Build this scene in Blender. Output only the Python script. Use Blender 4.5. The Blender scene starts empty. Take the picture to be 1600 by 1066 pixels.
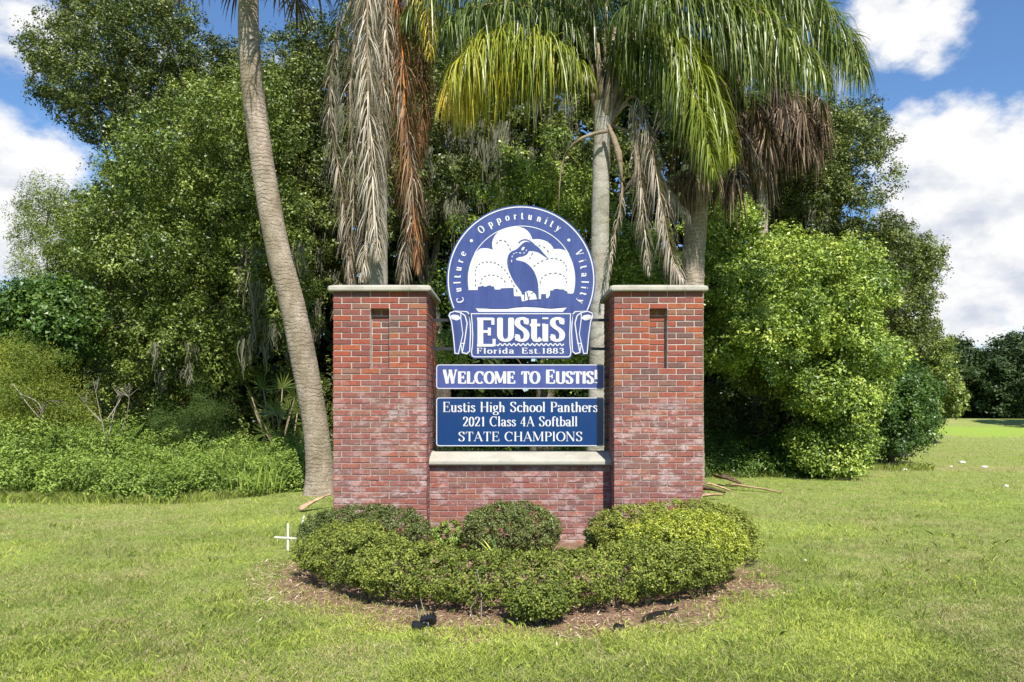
import bpy, bmesh, math, random
import numpy as np
from mathutils import Vector, Matrix
from mathutils.geometry import tessellate_polygon

R = math.radians
random.seed(7)
rng = np.random.default_rng(7)
SC = bpy.context.scene
COL = SC.collection

# ------------------------------------------------------------------ camera, sky, sun, exposure
EYE, F, CX, CY = 1.57, 1265.0, 810.0, 637.0
cd = bpy.data.cameras.new('camera'); cam = bpy.data.objects.new('camera', cd); COL.objects.link(cam)
cam.location = (0, 0, EYE); cam.rotation_euler = (R(90), 0, 0)
cd.sensor_width = 36; cd.lens = F / 1600 * 36
cd.shift_x = (800 - CX) / 1600; cd.shift_y = (CY - 533) / 1600
cd.clip_end = 3000; cd.clip_start = 0.05
SC.camera = cam

SUN_EL, SUN_AZ = R(50), R(15.5)
SUN = Vector((math.sin(SUN_AZ) * math.cos(SUN_EL), -math.cos(SUN_AZ) * math.cos(SUN_EL), math.sin(SUN_EL)))
sd = bpy.data.lights.new('sun', 'SUN'); sun = bpy.data.objects.new('sun', sd); COL.objects.link(sun)
sd.energy = 5.0; sd.angle = R(0.53); sd.color = (1.0, 0.955, 0.88)
sun.rotation_euler = SUN.to_track_quat('Z', 'Y').to_euler(); sun.location = (5, -10, 20)

SC.view_settings.view_transform = 'Standard'; SC.view_settings.look = 'None'
SC.view_settings.gamma = 1; SC.view_settings.use_curve_mapping = False
SC.view_settings.exposure = 0.72
SC.cycles.max_bounces = 6; SC.cycles.transparent_max_bounces = 4

def build_world():
    w = bpy.data.worlds.new('World'); SC.world = w; w.use_nodes = True
    nt = w.node_tree; nt.nodes.clear(); N = nt.nodes.new; L = nt.links.new
    sky = N('ShaderNodeTexSky'); sky.sky_type = 'NISHITA'; sky.sun_disc = False
    sky.sun_elevation = SUN_EL; sky.sun_rotation = R(180) - SUN_AZ
    sky.air_density = 1.0; sky.dust_density = 0.6; sky.ozone_density = 2.0
    def val(x):
        n = N('ShaderNodeValue'); n.outputs[0].default_value = x; return n.outputs[0]
    def m(op, a, b=None, c=None, clamp=False):
        n = N('ShaderNodeMath'); n.operation = op; n.use_clamp = clamp
        for i, v in enumerate((a, b, c)):
            if v is None: continue
            if isinstance(v, (int, float)): n.inputs[i].default_value = v
            else: L(v, n.inputs[i])
        return n.outputs[0]
    tc = N('ShaderNodeTexCoord'); D = tc.outputs['Generated']
    def noise(scale, detail, rough, vec=None):
        n = N('ShaderNodeTexNoise'); n.inputs['Scale'].default_value = scale
        n.inputs['Detail'].default_value = detail; n.inputs['Roughness'].default_value = rough
        L(vec if vec is not None else D, n.inputs['Vector']); return n
    mp = N('ShaderNodeMapping'); mp.inputs['Scale'].default_value = (1, 1, 1.7); L(D, mp.inputs['Vector'])
    n1 = noise(7.0, 9, 0.62, mp.outputs[0])
    n2 = noise(3.0, 6, 0.55, mp.outputs[0])
    puff = m('SUBTRACT', n1.outputs['Fac'], 0.5)
    cover = None
    blobs = [(30, 280, 100, 1), (0, 360, 80, 1), (85, 245, 55, 1), (30, 60, 90, .55), (110, 150, 60, .45), (-80, 300, 140, 1),
             (1440, 25, 66, .95), (1380, 20, 50, .9), (1450, 85, 30, .6), (1425, 235, 62, 1), (1505, 235, 72, 1), (1600, 270, 100, 1), (1480, 320, 110, 1),
             (1580, 380, 110, 1), (1500, 440, 100, 1), (1600, 460, 70, .9), (1470, 500, 70, 1), (1700, 330, 130, 1), (1530, 505, 60, .8)]
    for (px, py, r, a) in blobs:
        v = Vector(((px - CX) / F, 1, (CY - py) / F)).normalized()
        d = N('ShaderNodeVectorMath'); d.operation = 'DISTANCE'; L(D, d.inputs[0]); d.inputs[1].default_value = v
        rr = r / F
        q = m('MULTIPLY_ADD', d.outputs['Value'], -1.0 / rr, 1.35)      # 1.35 at centre, .35 at the rim
        q = m('MULTIPLY', m('MINIMUM', q, 1.0), a)
        cover = q if cover is None else m('MAXIMUM', cover, q)
    # the rest of the sky: the same kind of broken cumulus
    gen = m('MULTIPLY_ADD', n2.outputs['Fac'], 6.0, -3.6)
    sep = N('ShaderNodeSeparateXYZ'); L(D, sep.inputs[0])
    outside = m('SUBTRACT', 1.0, m('MULTIPLY', m('SUBTRACT', sep.outputs['Y'], 0.72), 12.0, clamp=True), clamp=True)
    gen = m('MULTIPLY', gen, outside)
    cover = m('MAXIMUM', cover, gen)
    shape = m('MULTIPLY_ADD', puff, 2.6, cover)
    mr = N('ShaderNodeMapRange'); mr.interpolation_type = 'SMOOTHSTEP'
    L(shape, mr.inputs['Value']); mr.inputs['From Min'].default_value = 0.18; mr.inputs['From Max'].default_value = 0.72
    mask = mr.outputs[0]
    n3 = noise(5.0, 7, 0.6, mp.outputs[0])
    n4 = N('ShaderNodeMapping'); n4.inputs['Location'].default_value = (0.0, 0.0, 0.045); L(mp.outputs[0], n4.inputs['Vector'])
    n5 = noise(7.0, 5, 0.55, n4.outputs[0])
    relief = m('SUBTRACT', n1.outputs['Fac'], n5.outputs['Fac'])       # thicker above than below -> greyer base
    sh = m('MULTIPLY_ADD', relief, 2.6, m('MULTIPLY_ADD', n3.outputs['Fac'], 1.3, -0.05), clamp=True)
    cr = N('ShaderNodeValToRGB'); L(sh, cr.inputs[0])
    e = cr.color_ramp.elements; e[0].position = 0.15; e[0].color = (0.40, 0.43, 0.49, 1); e[1].position = 0.62; e[1].color = (0.61, 0.612, 0.615, 1)
    sm = N('ShaderNodeMix'); sm.data_type = 'RGBA'; sm.blend_type = 'MULTIPLY'; sm.inputs[0].default_value = 1
    L(sky.outputs[0], sm.inputs[6]); sm.inputs[7].default_value = (0.064, 0.083, 0.102, 1)
    mx = N('ShaderNodeMix'); mx.data_type = 'RGBA'; L(mask, mx.inputs[0]); L(sm.outputs[2], mx.inputs[6]); L(cr.outputs[0], mx.inputs[7])
    bg = N('ShaderNodeBackground'); L(mx.outputs[2], bg.inputs['Color']); bg.inputs['Strength'].default_value = 1.0
    o = N('ShaderNodeOutputWorld'); L(bg.outputs[0], o.inputs['Surface'])
build_world()

# ------------------------------------------------------------------ helpers
def at(px, py, D): return np.array(((px - CX) * D / F, D, EYE - (py - CY) * D / F))
def gx(px, D): return (px - CX) * D / F

def tag(o, label=None, cat=None, group=None, kind=None):
    if label: o['label'] = label
    if cat: o['category'] = cat
    if group: o['group'] = group
    if kind: o['kind'] = kind
    return o

def empty(name, loc, label, cat, group=None):
    o = bpy.data.objects.new(name, None); COL.objects.link(o); o.location = loc; o.empty_display_size = 0.1
    return tag(o, label, cat, group)

def link(name, me, mat=None, parent=None, kind=None):
    """mesh made in world coordinates; placed under its thing without moving"""
    o = bpy.data.objects.new(name, me); COL.objects.link(o)
    if mat is not None and not me.materials:
        for x in (mat if isinstance(mat, (list, tuple)) else [mat]): me.materials.append(x)
    if parent is not None:
        o.parent = parent
        p, loc = parent, Vector((0, 0, 0))
        while p is not None: loc = loc + p.location; p = p.parent
        o.location = -loc
    if kind: o['kind'] = kind
    return o

def mesh_np(name, V, Q, tone=None, smooth=False):
    V = np.asarray(V, dtype=np.float32).reshape(-1, 3); Q = np.asarray(Q, dtype=np.int32)
    k = Q.shape[1]; me = bpy.data.meshes.new(name)
    me.vertices.add(len(V)); me.vertices.foreach_set('co', V.ravel())
    me.loops.add(Q.size); me.loops.foreach_set('vertex_index', Q.ravel())
    me.polygons.add(len(Q)); me.polygons.foreach_set('loop_start', np.arange(0, Q.size, k, dtype=np.int32))
    try: me.polygons.foreach_set('loop_total', np.full(len(Q), k, dtype=np.int32))
    except Exception: pass
    me.polygons.foreach_set('use_smooth', np.full(len(Q), smooth))
    if tone is not None:
        a = me.attributes.new('tone', 'FLOAT', 'FACE'); a.data.foreach_set('value', np.asarray(tone, dtype=np.float32))
    me.update(calc_edges=True); return me

class MB:
    """collects simple shapes into one mesh"""
    def __init__(s): s.v = []; s.f = []; s.smooth = []
    def add(s, V, Fc, smooth=False):
        b = len(s.v); s.v += [tuple(float(c) for c in p) for p in V]
        for f in Fc: s.f.append(tuple(i + b for i in f)); s.smooth.append(smooth)
    def box(s, x0, x1, y0, y1, z0, z1):
        s.add([(x0, y0, z0), (x1, y0, z0), (x1, y1, z0), (x0, y1, z0), (x0, y0, z1), (x1, y0, z1), (x1, y1, z1), (x0, y1, z1)],
              [(0, 3, 2, 1), (4, 5, 6, 7), (0, 1, 5, 4), (1, 2, 6, 5), (2, 3, 7, 6), (3, 0, 4, 7)])
    def tube(s, P, rad, n=8, caps=True):
        P = [Vector(p) for p in P]
        if not hasattr(rad, '__len__'): rad = [rad] * len(P)
        ref = Vector((0.31, 0.17, 0.93)); V = []; Fc = []
        for i, p in enumerate(P):
            t = (P[min(i + 1, len(P) - 1)] - P[max(i - 1, 0)]).normalized()
            if abs(t.dot(ref)) > 0.95: ref = Vector((1, 0, 0))
            a = t.cross(ref).normalized(); b = t.cross(a); 
            for k in range(n):
                q = 2 * math.pi * k / n; V.append(p + (a * math.cos(q) + b * math.sin(q)) * rad[i])
        for i in range(len(P) - 1):
            for k in range(n): Fc.append((i * n + k, i * n + (k + 1) % n, (i + 1) * n + (k + 1) % n, (i + 1) * n + k))
        if caps: Fc.append(tuple(range(n - 1, -1, -1))); Fc.append(tuple(range((len(P) - 1) * n, len(P) * n)))
        s.add(V, Fc, True)
    def prism(s, pts, y0, y1):
        """closed outline (u, z) from y0 (front) to y1 (back)"""
        n = len(pts)
        area = sum(pts[i][0] * pts[(i + 1) % n][1] - pts[(i + 1) % n][0] * pts[i][1] for i in range(n))
        if area < 0: pts = pts[::-1]
        V = [(p[0], y0, p[1]) for p in pts] + [(p[0], y1, p[1]) for p in pts]
        tri = tessellate_polygon([[Vector((p[0], p[1], 0)) for p in pts]])
        Fc = []
        for t in tri:
            a, b, c = t
            ar = (pts[b][0] - pts[a][0]) * (pts[c][1] - pts[a][1]) - (pts[c][0] - pts[a][0]) * (pts[b][1] - pts[a][1])
            if abs(ar) < 1e-12: continue
            if ar < 0: b, c = c, b
            Fc.append((a, b, c)); Fc.append((a + n, c + n, b + n))
        for i in range(n): j = (i + 1) % n; Fc.append((i, i + n, j + n, j))
        s.add(V, Fc)
    def mesh(s, name):
        me = bpy.data.meshes.new(name); me.from_pydata(s.v, [], s.f)
        me.polygons.foreach_set('use_smooth', s.smooth); me.update(); return me
    def build(s, name, mat, parent=None, kind=None): return link(name, s.mesh(name), mat, parent, kind)

def catmull(P, n):
    P = [np.array(p, float) for p in P]; P = [2 * P[0] - P[1]] + P + [2 * P[-1] - P[-2]]; out = []
    segs = len(P) - 3
    for k in range(n):
        u = k / (n - 1) * segs; i = min(int(u), segs - 1); t = u - i
        a, b, c, d = P[i:i + 4]
        out.append(0.5 * ((2 * b) + (-a + c) * t + (2 * a - 5 * b + 4 * c - d) * t * t + (-a + 3 * b - 3 * c + d) * t ** 3))
    return out

def vnoise(x, y, seed=0):
    """smooth 2-d value noise, 0..1"""
    xi = np.floor(x).astype(np.int64); yi = np.floor(y).astype(np.int64); fx = x - xi; fy = y - yi
    fx = fx * fx * (3 - 2 * fx); fy = fy * fy * (3 - 2 * fy)
    def h(a, b):
        q = (a * 374761393 + b * 668265263 + seed * 974634777) & 0xffffffff
        q = ((q ^ (q >> 13)) * 1274126177) & 0xffffffff
        return ((q ^ (q >> 16)) & 0xffff) / 65535.0
    return (h(xi, yi) * (1 - fx) + h(xi + 1, yi) * fx) * (1 - fy) + (h(xi, yi + 1) * (1 - fx) + h(xi + 1, yi + 1) * fx) * fy

# ------------------------------------------------------------------ materials
def new_mat(name):
    m = bpy.data.materials.new(name); m.use_nodes = True; nt = m.node_tree
    b = nt.nodes['Principled BSDF']; return m, nt, b
def rgba(c): return (c[0], c[1], c[2], 1)
def ramp(nt, fac, stops, interp='LINEAR'):
    cr = nt.nodes.new('ShaderNodeValToRGB'); nt.links.new(fac, cr.inputs[0]); cr.color_ramp.interpolation = interp
    el = cr.color_ramp.elements
    while len(el) < len(stops): el.new(0.5)
    for e, (p, c) in zip(el, stops): e.position = p; e.color = rgba(c)
    return cr.outputs[0]
def tnoise(nt, scale, detail=4, rough=0.6, vec=None, out='Fac'):
    n = nt.nodes.new('ShaderNodeTexNoise'); n.inputs['Scale'].default_value = scale; n.inputs['Detail'].default_value = detail
    n.inputs['Roughness'].default_value = rough
    if vec is not None: nt.links.new(vec, n.inputs['Vector'])
    return n.outputs[out]
def nmath(nt, op, a, b=0.0, c=0.0, clamp=False):
    n = nt.nodes.new('ShaderNodeMath'); n.operation = op; n.use_clamp = clamp
    for i, v in enumerate((a, b, c)):
        if isinstance(v, (int, float)): n.inputs[i].default_value = v
        else: nt.links.new(v, n.inputs[i])
    return n.outputs[0]
def nmix(nt, f, a, b, blend='MIX'):
    n = nt.nodes.new('ShaderNodeMix'); n.data_type = 'RGBA'; n.blend_type = blend
    for i, v in ((0, f), (6, a), (7, b)):
        if isinstance(v, (int, float)): n.inputs[i].default_value = v
        elif isinstance(v, tuple): n.inputs[i].default_value = rgba(v)
        else: nt.links.new(v, n.inputs[i])
    return n.outputs[2]
def bump(nt, b, h, strength=0.3, dist=0.01):
    n = nt.nodes.new('ShaderNodeBump'); n.inputs['Strength'].default_value = strength; n.inputs['Distance'].default_value = dist
    nt.links.new(h, n.inputs['Height']); nt.links.new(n.outputs[0], b.inputs['Normal'])
def wpos(nt):
    return nt.nodes.new('ShaderNodeNewGeometry').outputs['Position']
def scaled(nt, vec, s):
    n = nt.nodes.new('ShaderNodeMapping'); n.inputs['Scale'].default_value = s; nt.links.new(vec, n.inputs['Vector']); return n.outputs[0]

def leaf_mat(name, stops, transl=0.3, rough=0.5, spec=0.35):
    """colours differ leaf by leaf through the mesh's own 'tone' value"""
    m, nt, b = new_mat(name)
    a = nt.nodes.new('ShaderNodeAttribute'); a.attribute_name = 'tone'
    col = ramp(nt, a.outputs['Fac'], stops)
    nt.links.new(col, b.inputs['Base Color']); b.inputs['Roughness'].default_value = rough
    b.inputs['Specular IOR Level'].default_value = spec
    t = nt.nodes.new('ShaderNodeBsdfTranslucent')
    tcol = nmix(nt, 1.0, col, (1.0, 1.0, 0.45), 'MULTIPLY'); nt.links.new(tcol, t.inputs['Color'])
    mx = nt.nodes.new('ShaderNodeMixShader'); mx.inputs[0].default_value = transl
    nt.links.new(b.outputs[0], mx.inputs[1]); nt.links.new(t.outputs[0], mx.inputs[2])
    nt.links.new(mx.outputs[0], nt.nodes['Material Output'].inputs['Surface'])
    return m

M = {}
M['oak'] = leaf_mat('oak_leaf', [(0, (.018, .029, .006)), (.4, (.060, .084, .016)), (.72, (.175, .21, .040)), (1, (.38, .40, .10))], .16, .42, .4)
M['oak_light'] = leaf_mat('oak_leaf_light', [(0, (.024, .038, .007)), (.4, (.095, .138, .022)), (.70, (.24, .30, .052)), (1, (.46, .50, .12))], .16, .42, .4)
M['camphor'] = leaf_mat('camphor_leaf', [(0, (.018, .040, .007)), (.35, (.085, .145, .024)), (.6, (.26, .35, .054)), (.85, (.50, .57, .095)), (1, (.66, .62, .12))], .2, .4, .4)
M['lush'] = leaf_mat('lush_leaf', [(0, (.018, .042, .008)), (.5, (.055, .115, .020)), (1, (.17, .26, .042))], .25, .4, .4)
M['mimosa'] = leaf_mat('mimosa_leaf', [(0, (.05, .08, .012)), (.5, (.20, .25, .036)), (1, (.50, .50, .07))], .4, .5, .3)
M['cedar'] = leaf_mat('cedar_needle', [(0, (.025, .045, .009)), (.5, (.045, .080, .014)), (1, (.09, .13, .025))], .2, .55, .2)
M['far'] = leaf_mat('far_leaf', [(0, (.028, .050, .016)), (.6, (.050, .082, .022)), (1, (.09, .13, .03))], .2, .5, .3)
M['weed'] = leaf_mat('weed_leaf', [(0, (.035, .065, .010)), (.4, (.13, .20, .032)), (.8, (.32, .43, .075)), (1, (.50, .52, .15))], .22, .5, .3)
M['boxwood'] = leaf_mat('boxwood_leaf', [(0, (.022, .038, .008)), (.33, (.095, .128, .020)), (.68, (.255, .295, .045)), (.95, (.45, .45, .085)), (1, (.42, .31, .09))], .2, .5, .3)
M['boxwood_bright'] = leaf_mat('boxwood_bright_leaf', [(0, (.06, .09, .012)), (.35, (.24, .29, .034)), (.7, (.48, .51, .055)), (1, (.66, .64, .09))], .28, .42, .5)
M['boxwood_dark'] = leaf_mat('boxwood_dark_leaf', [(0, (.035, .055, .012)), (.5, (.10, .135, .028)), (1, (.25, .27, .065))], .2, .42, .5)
M['grass'] = leaf_mat('grass_blade', [(0, (.50, .40, .22)), (.2, (.38, .35, .14)), (.42, (.095, .138, .026)), (.7, (.26, .325, .054)), (1, (.50, .55, .10))], .24, .5, .3)
M['palm_green'] = leaf_mat('palm_leaflet', [(0, (.030, .055, .010)), (.5, (.095, .14, .024)), (.85, (.23, .28, .05)), (1, (.5, .5, .25))], .25, .38, .5)
M['palm_yellow'] = leaf_mat('yellowing_leaflet', [(0, (.07, .11, .015)), (.35, (.24, .29, .032)), (.75, (.64, .52, .05)), (1, (.85, .68, .18))], .3, .38, .5)
M['palm_dead'] = leaf_mat('dead_leaflet', [(0, (.20, .155, .11)), (.5, (.42, .36, .28)), (1, (.66, .60, .51))], .2, .7, .15)
M['palm_rust'] = leaf_mat('rusty_leaflet', [(0, (.11, .055, .028)), (.5, (.27, .13, .055)), (1, (.44, .28, .16))], .25, .6, .2)
M['fan_dead'] = leaf_mat('dead_fan_blade', [(0, (.035, .024, .015)), (.55, (.11, .072, .042)), (.85, (.26, .18, .11)), (1, (.44, .33, .21))], .15, .65, .2)
M['fan_green'] = leaf_mat('fan_blade', [(0, (.05, .09, .015)), (.6, (.14, .19, .035)), (1, (.32, .32, .10))], .3, .4, .5)
M['moss'] = leaf_mat('spanish_moss', [(0, (.10, .10, .065)), (.5, (.19, .185, .125)), (1, (.30, .29, .20))], .35, .9, .05)
M['straw'] = leaf_mat('mulch_straw', [(0, (.14, .08, .05)), (.45, (.33, .21, .135)), (.8, (.50, .36, .24)), (1, (.70, .58, .44))], .1, .8, .1)

def bark_mat(name, c1, c2, c3, zs=3.0, sc=6.0, bs=0.6):
    m, nt, b = new_mat(name); p = wpos(nt)
    n1 = tnoise(nt, sc, 6, 0.65, scaled(nt, p, (1, 1, 1 / zs))); n2 = tnoise(nt, 1.3, 3, 0.5, p)
    v = nt.nodes.new('ShaderNodeTexVoronoi'); v.feature = 'DISTANCE_TO_EDGE'; v.inputs['Scale'].default_value = sc * 2.2
    nt.links.new(scaled(nt, p, (1, 1, 1 / zs)), v.inputs['Vector'])
    crack = nmath(nt, 'MULTIPLY', v.outputs['Distance'], 5.0, clamp=True)
    f = nmath(nt, 'MULTIPLY_ADD', n1, .7, nmath(nt, 'MULTIPLY', n2, .3))
    col = ramp(nt, f, [(.3, c1), (.5, c2), (.68, c3)])
    nt.links.new(nmix(nt, nmath(nt, 'MULTIPLY_ADD', crack, -.55, .55), col, c1), b.inputs['Base Color'])
    b.inputs['Roughness'].default_value = .9; b.inputs['Specular IOR Level'].default_value = .15
    bump(nt, b, nmath(nt, 'MULTIPLY_ADD', crack, .5, n1), bs, .03); return m
M['bark'] = bark_mat('oak_bark', (.05, .04, .03), (.12, .10, .075), (.22, .20, .16))
M['twig'] = bark_mat('pale_twig', (.16, .13, .10), (.30, .26, .20), (.42, .38, .31), 4, 20, .3)
M['stem'] = bark_mat('shrub_stem', (.07, .05, .035), (.14, .11, .08), (.25, .21, .16), 4, 30, .3)

def palm_bark(name, c1, c2, c3, freq, stain=.5):
    """horizontal leaf-scar rings follow the height; blotches of lichen and fibre"""
    m, nt, b = new_mat(name); p = wpos(nt)
    n = tnoise(nt, 5, 5, .6, p); fine = tnoise(nt, 26, 4, .7, scaled(nt, p, (1, 1, 3.0)))
    w = nt.nodes.new('ShaderNodeTexWave'); w.bands_direction = 'Z'; w.inputs['Scale'].default_value = freq
    w.inputs['Distortion'].default_value = 7.0; w.inputs['Detail'].default_value = 3; w.inputs['Detail Scale'].default_value = 1.6
    nt.links.new(p, w.inputs['Vector'])
    f = nmath(nt, 'MULTIPLY_ADD', fine, .75, nmath(nt, 'MULTIPLY', n, .35))
    col = ramp(nt, f, [(.35, c1), (.52, c2), (.7, c3)])
    ring = nmath(nt, 'POWER', w.outputs['Fac'], 4.0)
    ring = nmath(nt, 'MULTIPLY', ring, nmath(nt, 'MULTIPLY_ADD', tnoise(nt, 3.0, 4, .6, p), 3.0, -.95, clamp=True))
    col = nmix(nt, nmath(nt, 'MULTIPLY', ring, .6), col, c1)
    big = ramp(nt, tnoise(nt, 1.7, 4, .6, scaled(nt, p, (1, 1, .5))), [(.42, (1, 1, 1)), (.62, (1 - stain * .6, 1 - stain * .6, 1 - stain * .75))])
    nt.links.new(nmix(nt, 1.0, col, big, 'MULTIPLY'), b.inputs['Base Color'])
    b.inputs['Roughness'].default_value = .9; b.inputs['Specular IOR Level'].default_value = .15
    bump(nt, b, nmath(nt, 'MULTIPLY_ADD', ring, -.6, fine), .8, .02); return m
M['palm_trunk'] = palm_bark('leaning_palm_bark', (.13, .095, .075), (.32, .26, .20), (.54, .45, .37), 4.2, .62)
M['queen_trunk'] = palm_bark('queen_palm_bark', (.20, .18, .15), (.36, .33, .28), (.52, .48, .42), 1.6, .45)
M['sheath'] = palm_bark('palm_sheath', (.10, .07, .045), (.26, .20, .14), (.42, .33, .24), 1.2, .5)

def simple(name, col, rough=.6, spec=.3, metal=0, nscale=None, var=.15, bstr=0):
    m, nt, b = new_mat(name); b.inputs['Roughness'].default_value = rough; b.inputs['Specular IOR Level'].default_value = spec
    b.inputs['Metallic'].default_value = metal
    if nscale:
        n = tnoise(nt, nscale, 5, .6, wpos(nt))
        c = ramp(nt, n, [(.3, tuple(x * (1 - var) for x in col)), (.7, tuple(min(1, x * (1 + var)) for x in col))])
        nt.links.new(c, b.inputs['Base Color'])
        if bstr: bump(nt, b, n, bstr, .01)
    else: b.inputs['Base Color'].default_value = rgba(col)
    return m
M['black_plastic'] = simple('black_plastic', (.012, .012, .013), .4, .5, 0, 30, .3)
M['black_steel'] = simple('black_steel', (.03, .03, .035), .4, .5, .3, 20, .2)
M['white_wood'] = simple('white_painted_wood', (.60, .58, .54), .6, .3, 0, 20, .06)
M['litter'] = simple('paper_litter', (.8, .79, .76), .8, .2, 0, 9, .08)
M['dry_wood'] = simple('dry_palm_wood', (.42, .28, .17), .8, .2, 0, 14, .4, .4)
M['dark_wood'] = simple('rotten_palm_wood', (.10, .065, .045), .9, .1, 0, 14, .5, .6)

def concrete(name, base, stain):
    m, nt, b = new_mat(name); p = wpos(nt)
    n = tnoise(nt, 3.2, 7, .7, p); f = tnoise(nt, 60, 4, .8, p); sp = tnoise(nt, 22, 3, .6, p)
    c = ramp(nt, nmath(nt, 'MULTIPLY_ADD', f, .4, nmath(nt, 'MULTIPLY', n, .6)), [(.36, stain), (.52, base), (.7, tuple(min(1, x * 1.12) for x in base))])
    c = nmix(nt, nmath(nt, 'MULTIPLY', nmath(nt, 'SUBTRACT', sp, .62, clamp=True), 4.0, clamp=True), c, tuple(x * .5 for x in stain))
    nt.links.new(c, b.inputs['Base Color']); b.inputs['Roughness'].default_value = .85; b.inputs['Specular IOR Level'].default_value = .2
    bump(nt, b, nmath(nt, 'MULTIPLY_ADD', f, .4, n), .25, .01); return m
M['cap'] = concrete('weathered_concrete', (.37, .345, .285), (.20, .185, .145))
M['coping'] = concrete('pale_concrete', (.38, .36, .30), (.29, .27, .225))

def brick_mat():
    m, nt, b = new_mat('brick'); p = wpos(nt)
    oi = nt.nodes.new('ShaderNodeObjectInfo'); at_ = nt.nodes.new('ShaderNodeAttribute'); at_.attribute_name = 'tone'
    r = nmath(nt, 'FRACT', nmath(nt, 'ADD', oi.outputs['Random'], at_.outputs['Fac']))
    base = ramp(nt, r, [(0, (.225, .066, .050)), (.16, (.225, .085, .069)), (.30, (.30, .070, .036)), (.44, (.195, .066, .054)), (.58, (.34, .090, .040)), (.66, (.28, .12, .062)),
                        (.76, (.18, .098, .076)), (.88, (.13, .072, .064)), (1, (.25, .08, .057))])
    sp = nt.nodes.new('ShaderNodeSeparateXYZ'); nt.links.new(p, sp.inputs[0]); Z = sp.outputs['Z']
    # lower courses: duller, pinker brick with lime bloom
    low = nmath(nt, 'MULTIPLY', nmath(nt, 'SUBTRACT', 2.15, Z), 1.3, clamp=True)
    big = tnoise(nt, 1.4, 3, .6, p); med = tnoise(nt, 7.5, 7, .72, scaled(nt, p, (.8, .8, 1.7))); fine = tnoise(nt, 55, 4, .75, p)
    pink = nmix(nt, nmath(nt, 'MULTIPLY', low, .42), base, (.275, .135, .118))
    grime = nmix(nt, nmath(nt, 'MULTIPLY', nmath(nt, 'SUBTRACT', fine, .44, clamp=True), 2.6, clamp=True), pink, (.085, .042, .036))
    zone = nmath(nt, 'MULTIPLY', low, nmath(nt, 'MULTIPLY_ADD', big, 1.4, -.15, clamp=True), clamp=True)
    bloom = nmath(nt, 'MULTIPLY', nmath(nt, 'MULTIPLY', nmath(nt, 'SUBTRACT', med, .50, clamp=True), 11.0, clamp=True), zone)
    bloom = nmath(nt, 'MULTIPLY', bloom, nmath(nt, 'MULTIPLY_ADD', fine, 2.4, -.45, clamp=True), clamp=True)
    col = nmix(nt, nmath(nt, 'MULTIPLY', bloom, .85), grime, (.55, .46, .44))
    nt.links.new(col, b.inputs['Base Color']); b.inputs['Roughness'].default_value = .88; b.inputs['Specular IOR Level'].default_value = .2
    bump(nt, b, nmath(nt, 'MULTIPLY_ADD', med, .4, fine), .45, .006); return m
M['brick'] = brick_mat()
def mortar_mat():
    m, nt, b = new_mat('mortar'); p = wpos(nt); n = tnoise(nt, 40, 5, .7, p); g = tnoise(nt, 2.0, 4, .6, p)
    c = ramp(nt, nmath(nt, 'MULTIPLY_ADD', n, .5, nmath(nt, 'MULTIPLY', g, .5)), [(.35, (.26, .21, .18)), (.55, (.43, .37, .32)), (.7, (.55, .49, .44))])
    sp = nt.nodes.new('ShaderNodeSeparateXYZ'); nt.links.new(p, sp.inputs[0]); lo = nmath(nt, 'MULTIPLY', nmath(nt, 'SUBTRACT', 2.2, sp.outputs['Z']), 1.2, clamp=True)
    c = nmix(nt, nmath(nt, 'MULTIPLY', lo, nmath(nt, 'MULTIPLY_ADD', g, 1.6, -.2, clamp=True)), c, (.22, .165, .145))
    nt.links.new(c, b.inputs['Base Color']); b.inputs['Roughness'].default_value = .95; bump(nt, b, n, .5, .004); return m
M['mortar'] = mortar_mat()

def sign_mat(name, c, fade, rough, spec, var):
    m, nt, b = new_mat(name); p = wpos(nt); n = tnoise(nt, 2.6, 5, .65, p); v = tnoise(nt, 5, 4, .6, scaled(nt, p, (3.5, 1, .35)))
    f = nmath(nt, 'MULTIPLY_ADD', n, .5, nmath(nt, 'MULTIPLY', v, .5))
    nt.links.new(ramp(nt, f, [(.5 - var, c), (.5 + var, fade)]), b.inputs['Base Color'])
    b.inputs['Roughness'].default_value = rough; b.inputs['Specular IOR Level'].default_value = spec; return m
M['sign_blue'] = sign_mat('faded_blue_board', (.024, .038, .150), (.050, .072, .215), .35, .5, .16)
M['sign_pale'] = sign_mat('pale_blue_board', (.040, .056, .198), (.066, .086, .262), .3, .5, .2)
M['sign_deep'] = sign_mat('deep_blue_board', (.001, .024, .110), (.002, .034, .145), .12, .5, .2)
M['sign_white'] = sign_mat('sign_white', (.50, .50, .52), (.58, .58, .585), .45, .3, .25)
M['sign_grey'] = simple('grey_print', (.13, .13, .15), .5, .3)

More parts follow.
